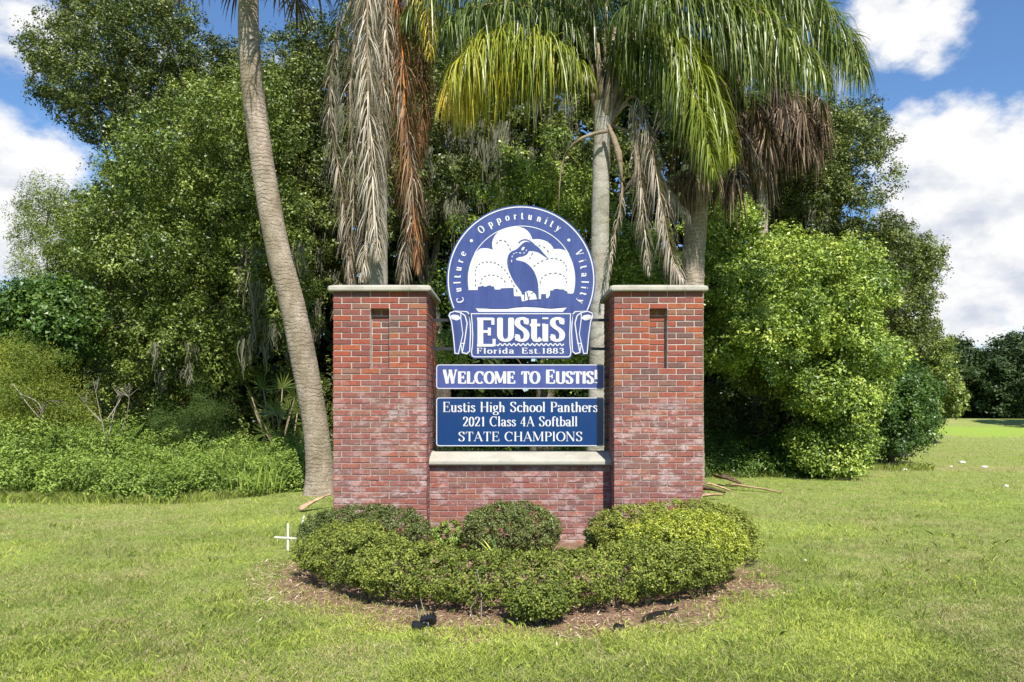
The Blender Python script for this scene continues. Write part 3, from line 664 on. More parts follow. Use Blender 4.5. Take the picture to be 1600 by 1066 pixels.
# ------------------------------------------------------------------ lettering
def arc(cx, cy, rx, ry, a0, a1, n=14): return [(cx + rx * math.cos(R(a0 + (a1 - a0) * i / n)), cy + ry * math.sin(R(a0 + (a1 - a0) * i / n))) for i in range(n + 1)]
def sp2(P, n=16): return [tuple(p) for p in catmull([(a, b) for a, b in P], n)]
SE = .09
def stem(x, y0, y1, top=True, bot=True, k='n'):
    s = [([(x, y0), (x, y1)], k)]
    if top == 'l': s.append(([(x - SE * 1.2, y1 - .03), (x, y1 - .03)], 'b'))
    elif top: s.append(([(x - SE, y1 - .025), (x + SE, y1 - .025)], 'b'))
    if bot: s.append(([(x - SE, y0 + .025), (x + SE, y0 + .025)], 'b'))
    return s
def srf(x, y): return [([(x - SE, y), (x + SE, y)], 'b')]
X_ = .66
G = {
 'A': ([([(.36, 1), (.07, 0)], 't'), ([(.34, 1), (.65, 0)], 'T'), ([(.16, .33), (.54, .33)], 'b')] + srf(.07, .025) + srf(.65, .025), .74),
 'C': ([(arc(.39, .5, .32, .48, 48, 312, 22), 'n'), ([(.63, .98), (.63, .68)], 't')], .72),
 'E': (stem(.15, 0, 1, False, False) + [([(.04, .97), (.56, .97)], 'b'), ([(.15, .52), (.44, .52)], 'b'), ([(.04, .03), (.6, .03)], 'b'), ([(.57, 1), (.57, .76)], 't'), ([(.61, 0), (.61, .26)], 't'), ([(.45, .66), (.45, .38)], 't')], .67),
 'F': (stem(.15, 0, 1, False, True) + [([(.04, .97), (.54, .97)], 'b'), ([(.15, .5), (.42, .5)], 'b'), ([(.55, 1), (.55, .74)], 't'), ([(.43, .64), (.43, .36)], 't')], .6),
 'H': (stem(.14, 0, 1) + stem(.62, 0, 1) + [([(.14, .5), (.62, .5)], 'b')], .77),
 'I': (stem(.15, 0, 1), .3),
 'L': (stem(.15, 0, 1, True, False) + [([(.04, .03), (.56, .03)], 'b'), ([(.57, 0), (.57, .27)], 't')], .62),
 'M': (stem(.1, 0, 1, 'l', True, 't') + [([(.12, 1), (.45, .08)], 'T'), ([(.45, .08), (.77, 1)], 't')] + stem(.79, 0, 1), .94),
 'N': (stem(.1, 0, 1, 'l', True, 't') + [([(.1, 1), (.64, .02)], 'T')] + stem(.65, 0, 1, True, False, 't'), .77),
 'O': ([(arc(.39, .5, .32, .48, 0, 360, 30), 'n')], .78),
 'P': (stem(.15, 0, 1, False, True) + [([(.04, .97), (.32, .97)] + arc(.32, .73, .22, .24, 90, -90, 12) + [(.15, .49)], 'n')], .6),
 'S': ([(sp2([(.49, .78), (.42, .93), (.29, .985), (.14, .92), (.1, .76), (.2, .61), (.38, .47), (.48, .3), (.44, .1), (.29, .015), (.15, .07), (.08, .23)], 34), 'n'), ([(.5, .98), (.5, .72)], 't'), ([(.075, .02), (.075, .29)], 't')], .58),
 'T': ([([(.04, .97), (.62, .97)], 'b'), ([(.05, 1), (.05, .74)], 't'), ([(.61, 1), (.61, .74)], 't')] + stem(.33, 0, 1, False, True), .66),
 'U': (stem(.15, .28, 1, True, False) + [([(.15, .3)] + arc(.39, .28, .24, .265, 180, 360, 14) + [(.63, .3), (.63, 1)], 'n')] + srf(.63, .975), .76),
 'V': ([([(.1, 1), (.37, 0)], 'T'), ([(.37, 0), (.63, 1)], 't')] + srf(.1, .975) + srf(.63, .975), .72),
 'W': ([([(.1, 1), (.31, 0)], 'T'), ([(.31, 0), (.5, 1)], 't'), ([(.5, 1), (.7, 0)], 'T'), ([(.7, 0), (.9, 1)], 't')] + srf(.1, .975) + srf(.5, .975) + srf(.9, .975), 1.0),
 'a': ([(sp2([(.08, .5), (.13, .62), (.25, .645), (.36, .57), (.38, .45), (.38, .1), (.44, .02), (.5, .05)], 22), 'n'), (arc(.22, .19, .14, .17, 0, 360, 16), 'n')], .52),
 'b': (stem(.12, 0, 1, 'l', False) + [(arc(.29, .33, .19, .3, 0, 360, 20), 'n')], .53),
 'c': ([(arc(.27, .33, .2, .31, 50, 320, 16), 'n'), ([(.4, .5), (.4, .56)], 'd')], .47),
 'd': (stem(.43, 0, 1, 'l', False) + [(arc(.25, .33, .19, .3, 0, 360, 20), 'n'), ([(.43, .025), (.54, .025)], 'b')], .56),
 'e': ([(arc(.26, .33, .2, .31, 0, 315, 20), 'n'), ([(.06, .35), (.45, .35)], 'b')], .49),
 'f': (stem(.17, 0, .8, False, True) + [(sp2([(.17, .78), (.22, .93), (.33, .97), (.38, .9)], 8), 'n'), ([(.04, .63), (.34, .63)], 'b')], .36),
 'g': ([(arc(.22, .44, .15, .19, 0, 360, 16), 'n'), (arc(.25, -.12, .2, .14, 0, 360, 18), 'n'), (sp2([(.17, .27), (.12, .14), (.22, .08), (.38, .02)], 8), 'n'), ([(.33, .6), (.47, .63)], 'b')], .48),
 'h': (stem(.12, 0, 1, 'l', True) + [(sp2([(.12, .42), (.2, .58), (.31, .63), (.4, .52), (.41, .35), (.41, .03)], 16), 'n')] + srf(.41, .025), .55),
 'i': (stem(.13, 0, X_, 'l', True) + [([(.13, .86), (.13, .93)], 'd')], .27),
 'l': (stem(.13, 0, 1, 'l', True), .27),
 'n': (stem(.12, 0, X_, 'l', True) + [(sp2([(.12, .42), (.2, .58), (.31, .63), (.4, .52), (.41, .35), (.41, .03)], 16), 'n')] + srf(.41, .025), .55),
 'o': ([(arc(.26, .33, .2, .31, 0, 360, 22), 'n')], .52),
 'p': (stem(.12, -.3, X_, 'l', True) + [(arc(.29, .33, .19, .3, 0, 360, 20), 'n')], .54),
 'r': (stem(.12, 0, X_, 'l', True) + [(sp2([(.12, .4), (.19, .56), (.3, .62)], 8), 'n'), ([(.33, .52), (.33, .58)], 'd')], .4),
 's': ([(sp2([(.33, .5), (.28, .61), (.18, .635), (.1, .58), (.09, .48), (.18, .38), (.3, .29), (.34, .18), (.28, .05), (.18, .02), (.09, .07), (.06, .17)], 28), 'n')], .41),
 't': (stem(.15, .1, .86, False, False) + [(sp2([(.15, .14), (.19, .03), (.27, .02), (.34, .1)], 8), 'n'), ([(.03, .63), (.32, .63)], 'b')], .36),
 'u': (stem(.12, .2, X_, 'l', False) + [(sp2([(.12, .25), (.15, .07), (.25, .015), (.35, .07), (.41, .2)], 12), 'n')] + stem(.41, 0, X_, 'l', False) + [([(.41, .025), (.52, .025)], 'b')], .55),
 'y': ([([(.09, X_), (.28, 0)], 'T'), (sp2([(.45, X_), (.3, .1), (.2, -.2), (.08, -.27)], 12), 't'), ([(.06, -.24), (.06, -.2)], 'd')] + srf(.09, .63) + srf(.45, .63), .53),
 '0': ([(arc(.26, .47, .19, .46, 0, 360, 26), 'n')], .52),
 '1': (stem(.24, 0, .95, False, True) + [([(.1, .8), (.24, .92)], 'b')], .44),
 '2': ([(sp2([(.08, .7), (.13, .88), (.26, .94), (.4, .85), (.42, .68), (.3, .4), (.07, .05)], 20), 'n'), ([(.05, .045), (.46, .045)], 'B'), ([(.46, .02), (.48, .2)], 't')], .53),
 '3': ([(sp2([(.08, .78), (.16, .92), (.3, .93), (.4, .8), (.36, .6), (.2, .52)], 16), 'n'), (sp2([(.2, .52), (.38, .45), (.44, .25), (.34, .06), (.18, .03), (.07, .16)], 16), 'n')], .52),
 '4': ([([(.36, .95), (.04, .3)], 't'), ([(.03, .28), (.5, .28)], 'b')] + stem(.36, 0, .95, False, True), .55),
 '8': ([(arc(.26, .71, .16, .22, 0, 360, 20), 'n'), (arc(.26, .25, .2, .24, 0, 360, 20), 'n')], .53),
 '.': ([([(.1, .03), (.1, .1)], 'd')], .22), '!': ([([(.14, 1), (.14, .32)], 'T'), ([(.14, .03), (.14, .1)], 'd')], .3),
 '*': ([([(.15, .32), (.15, .4)], 'd')], .3), ' ': ([], .34)}

def stroke_poly(P, kind, T, t, sx, sy, closed=False):
    """outline of one pen stroke: broad along x, thin along y"""
    P = [(p[0] * sx, p[1] * sy) for p in P]; n = len(P); Lf = []; Rt = []
    closed = n > 4 and math.hypot(P[0][0] - P[-1][0], P[0][1] - P[-1][1]) < 1e-6
    for i in range(n):
        if closed: a, b = P[(i - 1) % (n - 1)], P[(i + 1) % (n - 1)] if i < n - 1 else P[1]
        else: a, b = P[max(i - 1, 0)], P[min(i + 1, n - 1)]
        dx, dy = b[0] - a[0], b[1] - a[1]; l = math.hypot(dx, dy) or 1; nx, ny = -dy / l, dx / l
        if kind == 'n': h = .5 * math.sqrt((T * nx) ** 2 + (t * ny) ** 2)
        elif kind == 'T': h = .5 * T * .95
        elif kind == 't': h = .5 * t * 1.15
        elif kind == 'b': h = .5 * t
        elif kind == 'B': h = .7 * t
        elif kind == 'd': h = .5 * T * 1.05
        Lf.append((P[i][0] + nx * h, P[i][1] + ny * h)); Rt.append((P[i][0] - nx * h, P[i][1] - ny * h))
    return Lf, Rt, closed
class Letters:
    """raised letters; strokes of one letter sit a hair's breadth apart in height"""
    def __init__(s, y, lift=.004): s.mb = MB(); s.y = y; s.lift = lift; s.k = 0
    def strip(s, Lf, Rt, closed, place):
        yf = s.y - s.lift - (s.k % 9) * .00022; s.k += 1; n = len(Lf)
        pts = [place(p) for p in Lf] + [place(p) for p in Rt]
        V = [(u, yf, v) for u, v in pts] + [(u, s.y + .002, v) for u, v in pts]; m = 2 * n; Fc = []
        for i in range(n - 1):
            Fc.append((n + i, n + i + 1, i + 1, i)); Fc.append((i, i + 1, m + i + 1, m + i)); Fc.append((n + i + 1, n + i, m + n + i, m + n + i + 1))
        if not closed: Fc.append((n, 0, m, m + n)); Fc.append((n - 1, 2 * n - 1, m + 2 * n - 1, m + n - 1))
        s.mb.add(V, Fc)
    def glyph(s, ch, place, sx, sy, T, t):
        for P, kind in G[ch][0]:
            Lf, Rt, cl = stroke_poly(P, kind, T, t, sx, sy); s.strip(Lf, Rt, cl, place)
    def flush(s, root):
        if root is not None: s.mb.build('letter', M['sign_white'], root); s.mb = MB()
    def line(s, text, x0, x1, zb, h, T=.16, t=.055, gap=.03, small=None, root=None):
        """text fitted between x0 and x1 on baseline zb; small = height of the lower-case-as-small-caps"""
        adv = []
        for ch in text:
            k = small if (small and ch.islower()) else 1.0; g = ch.upper() if small else ch
            adv.append((g, k, G[g][1] * k))
        tot = sum(a[2] for a in adv) + gap * (len(adv) - 1); f = (x1 - x0) / (tot * h); x = x0
        for g, k, a in adv:
            s.glyph(g, lambda p, x=x: (x + p[0], zb + p[1]), h * f * k, h * k, T * h * min(f, 1.15) * (k ** .5), t * h)
            if g != ' ': s.flush(root)
            x += (a + gap) * h * f
    def arc_line(s, text, cx, cz, r, a0, a1, h, T=.16, t=.06, root=None, gap=.1):
        adv = [G[c][1] for c in text]; tot = sum(adv) + gap * (len(adv) - 1); f = abs(a1 - a0) / tot; u = 0
        for c, a in zip(text, adv):
            th = R(a0 - (u + a / 2) * f); ux, uz = math.sin(th), -math.cos(th); ex, ez = math.cos(th), math.sin(th)
            s.glyph(c, lambda p, ux=ux, uz=uz, ex=ex, ez=ez, w=a * h / 2: (cx + ex * (r + p[1]) + ux * (p[0] - w), cz + ez * (r + p[1]) + uz * (p[0] - w)), h, h, T * h, t * h); s.flush(root)
            u += a + gap
    def path(s, P, w, closed=False):
        if closed: P = P + [P[0]]
        Lf, Rt, cl = stroke_poly(P, 'w', w, w, 1, 1) if False else path_sides(P, w); s.strip(Lf, Rt, cl, lambda p: p)
    def build(s, name, mat, parent): return s.mb.build(name, mat, parent)
def path_sides(P, w):
    n = len(P); closed = n > 3 and math.hypot(P[0][0] - P[-1][0], P[0][1] - P[-1][1]) < 1e-6; Lf = []; Rt = []
    for i in range(n):
        if closed: a, b = P[(i - 1) % (n - 1)], (P[(i + 1) % (n - 1)] if i < n - 1 else P[1])
        else: a, b = P[max(i - 1, 0)], P[min(i + 1, n - 1)]
        d1 = Vector((P[i][0] - a[0], P[i][1] - a[1])); d2 = Vector((b[0] - P[i][0], b[1] - P[i][1]))
        if d1.length < 1e-9: d1 = d2
        if d2.length < 1e-9: d2 = d1
        d1.normalize(); d2.normalize(); tn = (d1 + d2)
        if tn.length < 1e-6: tn = d1
        tn.normalize(); k = 1 / max(.5, tn.dot(d1)); nx, ny = -tn.y, tn.x
        Lf.append((P[i][0] + nx * w * .5 * k, P[i][1] + ny * w * .5 * k)); Rt.append((P[i][0] - nx * w * .5 * k, P[i][1] - ny * w * .5 * k))
    return Lf, Rt, closed

SY = 9.62                                         # front face of the sign boards
K = SY / F
def rrect(x0, x1, z0, z1, r, n=5):
    P = []
    for cx, cz, a in ((x1 - r, z1 - r, 0), (x0 + r, z1 - r, 90), (x0 + r, z0 + r, 180), (x1 - r, z0 + r, 270)):
        P += [(cx + r * math.cos(R(a + 90 * i / n)), cz + r * math.sin(R(a + 90 * i / n))) for i in range(n + 1)]
    return P
def bracket(root, x0, x1, z, y=SY + .045):
    mb = MB(); mb.box(x0, x1, y - .016, y + .016, z - .016, z + .016)
    mb.build('mounting_bar', M['black_steel'], root)
def S1(x, y): return ((670 + x / 4.1 - CX) * K, EYE - (310 + y / 4.1 - CY) * K)
def S2(x, y): return ((660 + x / 5.161 - CX) * K, EYE - (550 + y / 5.161 - CY) * K)

def round_sign():
    c = S1(591, 522); k = K / 4.1; root = empty('round_town_sign', (c[0], SY, c[1]), 'round blue town emblem sign with a white clouded heron and banner', 'sign')
    rad = 478 * k; mb = MB(); mb.prism([(c[0] + rad * math.cos(R(a)), c[1] + rad * math.sin(R(a))) for a in range(0, 360, 4)], SY, SY + .045)
    mb.build('disc', M['sign_blue'], root)
    # banner panel and the two scrolls
    mb = MB(); pan = [S1(*p) for p in [(262, 728), (916, 728), (922, 745), (914, 800), (910, 870), (912, 940), (920, 985), (915, 1015), (900, 1026), (285, 1026), (268, 1015), (264, 985), (270, 940), (272, 870), (268, 800), (258, 745)]]
    mb.prism(pan, SY - .007, SY + .038); mb.build('banner', M['sign_blue'], root)
    scl = [(122, 748), (135, 728), (165, 718), (240, 722), (262, 735), (270, 860), (262, 985), (245, 1002), (212, 996), (208, 985), (195, 1003), (163, 999), (160, 965), (152, 880), (138, 790)]
    for mir in (0, 1):
        P = [S1(1182 - x if mir else x, y) for x, y in scl]; mb = MB(); mb.prism(P, SY - .004, SY + .032); mb.build('scroll', M['sign_blue'], root)
        lt = Letters(SY - .004, .003); f = lambda x, y: S1(1182 - x if mir else x, y)
        for P, w in (([(172, 722), (245, 727), (262, 745), (268, 860), (262, 980), (243, 996), (214, 988), (232, 900), (246, 800), (232, 752), (206, 733), (172, 722)], 7),
                     ([(206, 733), (165, 724), (138, 734), (130, 752), (150, 772), (180, 780), (205, 768), (206, 733)], 6),
                     ([(130, 752), (146, 790), (158, 880), (168, 993), (190, 995), (205, 930), (232, 930)], 6), ([(168, 993), (190, 995), (218, 870), (205, 768)], 5), ([(205, 930), (214, 988)], 5)):
            lt.path([f(*p) for p in P], w * k)
        lt.build('scroll_outline', M['sign_white'], root)
        mb = MB(); mb.prism([f(*p) for p in [(138, 752), (160, 745), (190, 750), (203, 765), (182, 776), (152, 768)]], SY - .0065, SY - .001); mb.build('scroll_curl', M['sign_white'], root)
    # white ring lines
    lt = Letters(SY, .003); lt.path([(c[0] + 466 * k * math.cos(R(a)), c[1] + 466 * k * math.sin(R(a))) for a in range(-25, 206, 3)], 7 * k); lt.build('outer_ring', M['sign_white'], root)
    ci = S1(594, 522); lt = Letters(SY, .0028); lt.path([(ci[0] + 344 * k * math.cos(R(a)), ci[1] + 344 * k * math.sin(R(a))) for a in range(28, 153, 3)], 5 * k); lt.build('inner_ring', M['sign_white'], root)
    # clouds above the skyline
    left_rim = [(594 - 344 * math.cos(R(a)), 522 - 344 * math.sin(R(a))) for a in range(-10, 33, 4)]; right_rim = [(594 + 344 * math.cos(R(a)), 522 - 344 * math.sin(R(a))) for a in range(30, -15, -4)]
    cl = [(252, 588)] + left_rim + sp2([(303, 330), (345, 320), (385, 322), (410, 331)], 6)[1:] + sp2([(410, 331), (405, 290), (418, 248), (450, 212), (500, 190), (560, 182), (615, 195), (648, 228), (664, 264)], 16)[1:] \
        + sp2([(664, 264), (705, 262), (750, 274), (785, 300), (800, 326)], 8)[1:] + sp2([(800, 326), (840, 325), (886, 338)], 5)[1:] + right_rim \
        + [(920, 612), (890, 610), (888, 598), (868, 590), (865, 584), (835, 584), (830, 580), (800, 582), (797, 590), (777, 592), (775, 622), (763, 640), (752, 640), (750, 614), (720, 614), (718, 645), (690, 648), (655, 650), (632, 652), (610, 660),
           (596, 660), (590, 628), (552, 628), (545, 622), (543, 574), (462, 577), (458, 585), (422, 585), (418, 566), (400, 564), (395, 558), (375, 560), (370, 566), (352, 566), (345, 559), (330, 566), (315, 566), (313, 588)]
    mb = MB(); mb.prism([S1(*p) for p in cl], SY - .0035, SY + .002); mb.build('cloud_field', M['sign_white'], root)
    heron = sp2([(768, 388), (735, 352), (700, 312), (665, 290), (628, 278), (600, 290), (575, 316)], 12) + sp2([(575, 316), (560, 328), (528, 342), (508, 368), (502, 405), (508, 450), (530, 505), (555, 548), (585, 588), (600, 612)], 16)[1:] \
        + [(612, 618), (616, 600), (640, 590), (664, 594), (686, 616), (694, 650), (704, 650)] + sp2([(704, 650), (703, 590), (697, 530), (680, 480), (652, 438), (612, 408), (566, 398)], 12)[1:] \
        + sp2([(566, 398), (556, 388), (575, 377), (610, 370), (634, 354), (640, 338)], 8)[1:] + [(668, 338), (700, 345), (738, 370)]
    mb = MB(); mb.prism([S1(*p) for p in heron], SY - .0065, SY - .001); mb.build('heron', M['sign_blue'], root)
    lt = Letters(SY, .0045); lt.path([S1(*p) for p in sp2([(576, 288), (592, 272), (622, 266), (652, 278), (672, 296)], 8)], 9 * k)     # crest feather
    for P in ([(614, 606), (612, 655)], [(628, 600), (640, 652)], [(600, 618), (596, 600)]): lt.path([S1(*p) for p in P], 6 * k)
    lt.path([S1(*p) for p in [(300, 702), (400, 704), (500, 702), (560, 694), (620, 690), (700, 694), (780, 702), (880, 694)]], 5 * k); lt.build('heron_lines', M['sign_blue'], root)['kind'] = 'stuff'
    mb = MB(); mb.prism([S1(*p) for p in [(594, 322), (605, 312), (616, 314), (608, 330), (596, 336)]], SY - .0085, SY - .004); mb.build('heron_eye', M['sign_white'], root)
    lt = Letters(SY - .004, .004)
    P = sp2([(628, 330), (610, 352), (575, 350), (550, 352), (534, 372), (530, 410)], 14)
    for i in range(0, 13, 2): lt.path([S1(*P[i]), S1(*P[i + 1])], 5 * k)
    lt.build('heron_dashes', M['sign_white'], root)['kind'] = 'stuff'
    lt = Letters(SY, .0052)                                                  # dashed contour lines on the clouds
    for P in ([(298, 495), (302, 450), (330, 418), (375, 408), (420, 412), (460, 435), (495, 470), (520, 510), (545, 560), (575, 615)], [(332, 550), (345, 510), (385, 492), (430, 496), (470, 515), (500, 550)],
              [(435, 292), (448, 272), (478, 270), (500, 285), (512, 310), (526, 335)], [(672, 438), (710, 410), (760, 390), (810, 386), (855, 402), (880, 435), (885, 475)], [(712, 545), (730, 505), (770, 484), (820, 480), (862, 494), (880, 520), (884, 555)],
              [(645, 390), (660, 360), (690, 320), (715, 298)], [(735, 310), (752, 325), (768, 345)], [(640, 645), (652, 620), (670, 600)], [(300, 520), (300, 565)]):
        m = max(4, int(sum(math.dist(P[i], P[i + 1]) for i in range(len(P) - 1)) / 13)); q = sp2(P, m)
        for i in range(0, m - 1, 2): lt.path([S1(*q[i]), S1(*q[i + 1])], 6.5 * k)
    lt.build('dashed_contours', M['sign_grey'], root)['kind'] = 'stuff'
    mb = MB(); mb.prism([S1(*p) for p in [(297, 702), (400, 710), (500, 710), (560, 701), (620, 697), (700, 701), (780, 709), (884, 700), (858, 728), (318, 728)]], SY - .0035, SY + .002); mb.build('water', M['sign_white'], root)
    # lettering
    h = 50 * k
    for txt, a0, a1 in (('Culture', 202.5, 153), ('Opportunity', 133, 51), ('Vitality', 29, -23)):
        lt = Letters(SY, .004); lt.arc_line(txt, c[0], c[1], 388 * k, a0 - 0, a1, h * .93, .19, .07, root, gap=.16)
    for p in ((273, 272), (897, 268)):
        q = S1(*p); mb = MB(); mb.prism([(q[0] + 10 * k * math.cos(R(a)), q[1] + 10 * k * math.sin(R(a))) for a in range(0, 360, 30)], SY - .004, SY + .002); mb.build('bullet', M['sign_white'], root)
    yb = SY - .007
    lt = Letters(yb, .003); lt.path([S1(*p) for p in [(272, 740), (908, 740), (906, 800), (902, 870), (904, 940), (910, 985), (905, 1008), (895, 1016), (290, 1016), (278, 1008), (274, 985), (280, 940), (282, 870), (278, 800)]], 6 * k, True); lt.build('banner_outline', M['sign_white'], root)
    for g, x0, x1, y0, y1 in (('E', 302, 430, 948, 768), ('U', 434, 546, 914, 770), ('S', 552, 642, 914, 768), ('t', 640, 722, 914, 775), ('i', 722, 772, 914, 764), ('S', 778, 870, 914, 768)):
        lt = Letters(yb, .006); w = G[g][1]; hh = (y0 - y1) / (.93 if g == 'i' else .86 if g == 't' else 1.0); q = S1(x0, y0); sx = (x1 - x0) * k / w
        lt.glyph(g, lambda p: (q[0] + p[0], q[1] + p[1]), sx, hh * k, 37 * k, 17 * k); lt.build('letter', M['sign_white'], root)
    lt = Letters(yb, .004); lt.path([S1(435 + i * 4.3, 938 + 6.5 * math.sin(i * .92)) for i in range(101)], 7 * k); lt.build('wave_line', M['sign_white'], root)
    q0, q1 = S1(306, 995), S1(546, 995); lt = Letters(yb, .004); lt.line('Florida', q0[0], q1[0], q0[1], 36 * k, .24, .10, .12, None, root)
    q0, q1 = S1(594, 995), S1(866, 995); lt.line('Est.1883', q0[0], q1[0], q0[1], 36 * k, .24, .10, .1, None, root)
    for y in (778, 963):
        z = S1(0, y)[1]; bracket(root, XL1 - .03, S1(170, 0)[0], z); bracket(root, S1(1010, 0)[0], XR0 + .03, z)
round_sign()

def panel_sign(name, label, y0, y1, mat, bars):
    a, b = S2(110, y0), S2(1468, y1); root = empty(name, ((a[0] + b[0]) / 2, SY, b[1]), label, 'sign')
    mb = MB(); mb.prism(rrect(a[0], b[0], b[1], a[1], .035), SY, SY + .03); mb.build('board', mat, root)
    m = .008; lt = Letters(SY, .002); lt.path(rrect(a[0] + m, b[0] - m, b[1] + m, a[1] - m, .03), .0095, True); lt.build('border_line', M['sign_white'], root)
    for y in bars:
        z = S2(0, y)[1]; bracket(root, XL1 - .03, a[0] + .1, z, SY + .05); bracket(root, b[0] - .1, XR0 + .03, z, SY + .05)
    return root
k2 = K / 5.161
r1 = panel_sign('welcome_sign', 'long pale blue sign reading WELCOME TO EUSTIS! under the round emblem', 100, 300, M['sign_pale'], (200,))
lt = Letters(SY, .003); q = S2(165, 255)
lt.line('Welcome to Eustis!', q[0], S2(1420, 0)[0], q[1], 110 * k2, .24, .09, .03, small=.87, root=r1)
r2 = panel_sign('champions_sign', 'deep blue glossy sign for the softball state champions above the wall', 366, 762, M['sign_deep'], (420, 712))
for txt, x0, x1, yb_, h in (('Eustis High School Panthers', 163, 1414, 485, 82), ('2021 Class 4A Softball', 325, 1252, 600, 80), ('STATE CHAMPIONS', 288, 1292, 720, 76)):
    q = S2(x0, yb_); lt = Letters(SY, .0022); lt.line(txt, q[0], S2(x1, 0)[0], q[1], h * k2, .14, .045, .03, None, r2)

# ------------------------------------------------------------------ palms
def palm_trunk(path, radii, mat, root, ring=.09, n=18, rough=.012):
    P = catmull(path, 90); d = 0; mb = MB(); r = []
    for i, p in enumerate(P):
        u = i / 89 * (len(radii) - 1); j = min(int(u), len(radii) - 2); q = radii[j] + (radii[j + 1] - radii[j]) * (u - j)
        r.append(q + rough * ((i % 2) - .5) * random.uniform(0, 1.2) + random.uniform(-.4, .4) * rough)
    mb.tube(P, r, n); return mb.build('trunk', mat, root)

def frond(root, pts, L, mat, n=110, droop=1.0, w=.028, rach=.022, tone=(0, 1), tip_tone=None, mat_r='sheath', open_=1.0, start=.14, wig=.12, out=.55, plume=.9):
    """feather frond: rachis with hanging ribbon leaflets down both sides"""
    P = catmull([at(*p) for p in pts], 40); P = np.array(P); V = []; Q = []; T = []
    tan = np.gradient(P, axis=0); tan = unit(tan)
    for k in range(n):
        s = start + (1 - start) * k / (n - 1); f = s * 39; i = min(int(f), 38); p = P[i] + (P[i + 1] - P[i]) * (f - i); t = tan[i]
        side = np.cross(t, [0, 0, 1.0]); ns = np.linalg.norm(side)
        if ns < .6: side = np.array([1, .25, 0]) - t * t[0]; ns = np.linalg.norm(side)
        side = side / ns; oth = np.cross(t, side)
        prof = math.sin(math.pi * min(1, (s - start) / (1 - start) * .88 + .12)) ** .55
        for sg in (-1, 1):
            l = L * prof * rng.uniform(.75, 1.1); ph = rng.uniform(-plume, plume); d = (side * math.cos(ph) + oth * math.sin(ph)) * sg * open_ * rng.uniform(.3, 1) + t * out * rng.uniform(.5, 1.3) + rng.normal(size=3) * wig + np.array([0, 0, rng.uniform(-.05, .75) * (0 if droop < 1.3 else 1)])
            d /= np.linalg.norm(d); b = len(V); ww = w * rng.uniform(.7, 1.2); tn = tone[0] + (tone[1] - tone[0]) * rng.random()
            if tip_tone is not None: tn = min(1, tn * (1 - s) + (tip_tone * (.7 + .5 * rng.random())) * s)
            a = rng.uniform(0, math.pi); m = 5; sd = np.cross(d, [0, 0, 1.0]); sd = sd / (np.linalg.norm(sd) + 1e-6); sd = sd * math.cos(a) + np.array([0, 1, 0]) * math.sin(a) * .6
            dr = droop * rng.uniform(.8, 1.2)
            for q in range(m + 1):
                u = q / m; c = p + l * (d * u * (1 - .38 * u * min(1, dr)) + np.array([0, 0, -1.0]) * dr * u * u * .78)
                x = ww * .5 * (1 - u ** 2.2) * (1 if q else .4)
                V.append(c - sd * x); V.append(c + sd * x)
            for q in range(m): Q.append((b + 2 * q, b + 2 * q + 1, b + 2 * q + 3, b + 2 * q + 2)); T.append(tn)
    o = link('frond', mesh_np('frond', V, Q, T), M[mat], root)
    mb = MB(); mb.tube([tuple(p) for p in P[::2]], [rach * (1.5 - 1.3 * i / 19) for i in range(20)], 6); r = mb.mesh('rachis')
    ro = bpy.data.objects.new('rachis', r); r.materials.append(M[mat_r]); COL.objects.link(ro); ro.parent = o
    return o

def fan(root, base, tip, rad, mat, n=34, droop=.5, name='fan_leaf', tone=(0, 1), spread_deg=150, w=.045, mess=.07):
    """fan leaf on a stalk: pleated blades radiating from the stalk's end"""
    base = np.array(base, float); c = np.array(tip, float); ax = c - base; ax /= np.linalg.norm(ax) + 1e-9
    s = np.cross(ax, [0, 0, 1.0]); s = s / (np.linalg.norm(s) + 1e-6); s = s * math.cos(.5) + np.cross(s, ax) * math.sin(rng.uniform(-.8, .8)); V = []; Q = []; T = []
    for k in range(n):
        a = R(-spread_deg + 2 * spread_deg * k / (n - 1)); d = ax * math.cos(a) + s * math.sin(a) + rng.normal(size=3) * mess; d /= np.linalg.norm(d)
        l = rad * (1 - .28 * abs(a) / math.pi) * rng.uniform(.85, 1.08); b = len(V); tn = tone[0] + (tone[1] - tone[0]) * rng.random()
        sd = np.cross(d, ax) * .3 + np.cross(d, np.cross(ax, s)); sd = sd / (np.linalg.norm(sd) + 1e-6); m = 5; dr = droop * rng.uniform(.7, 1.3)
        for q in range(m + 1):
            u = q / m; p = c + l * (d * u * (1 - .3 * u * min(dr, 1.3)) + np.array([0, 0, -1.0]) * dr * u ** 2.2 * .8); x = w * (.25 + 1.3 * u if u < .5 else .9 * (1 - (u - .5) * 1.8))
            V.append(p - sd * x * .5); V.append(p + sd * x * .5)
        for q in range(m): Q.append((b + 2 * q, b + 2 * q + 1, b + 2 * q + 3, b + 2 * q + 2)); T.append(tn)
    o = link(name, mesh_np(name, V, Q, T), M[mat], root)
    mb = MB(); mb.tube([tuple(base), tuple((base + c) / 2 + np.array([0, 0, .06])), tuple(c)], [.022, .016, .012], 5); r = mb.mesh('stalk'); r.materials.append(M['sheath'])
    ro = bpy.data.objects.new('stalk', r); COL.objects.link(ro); ro.parent = o
    return o

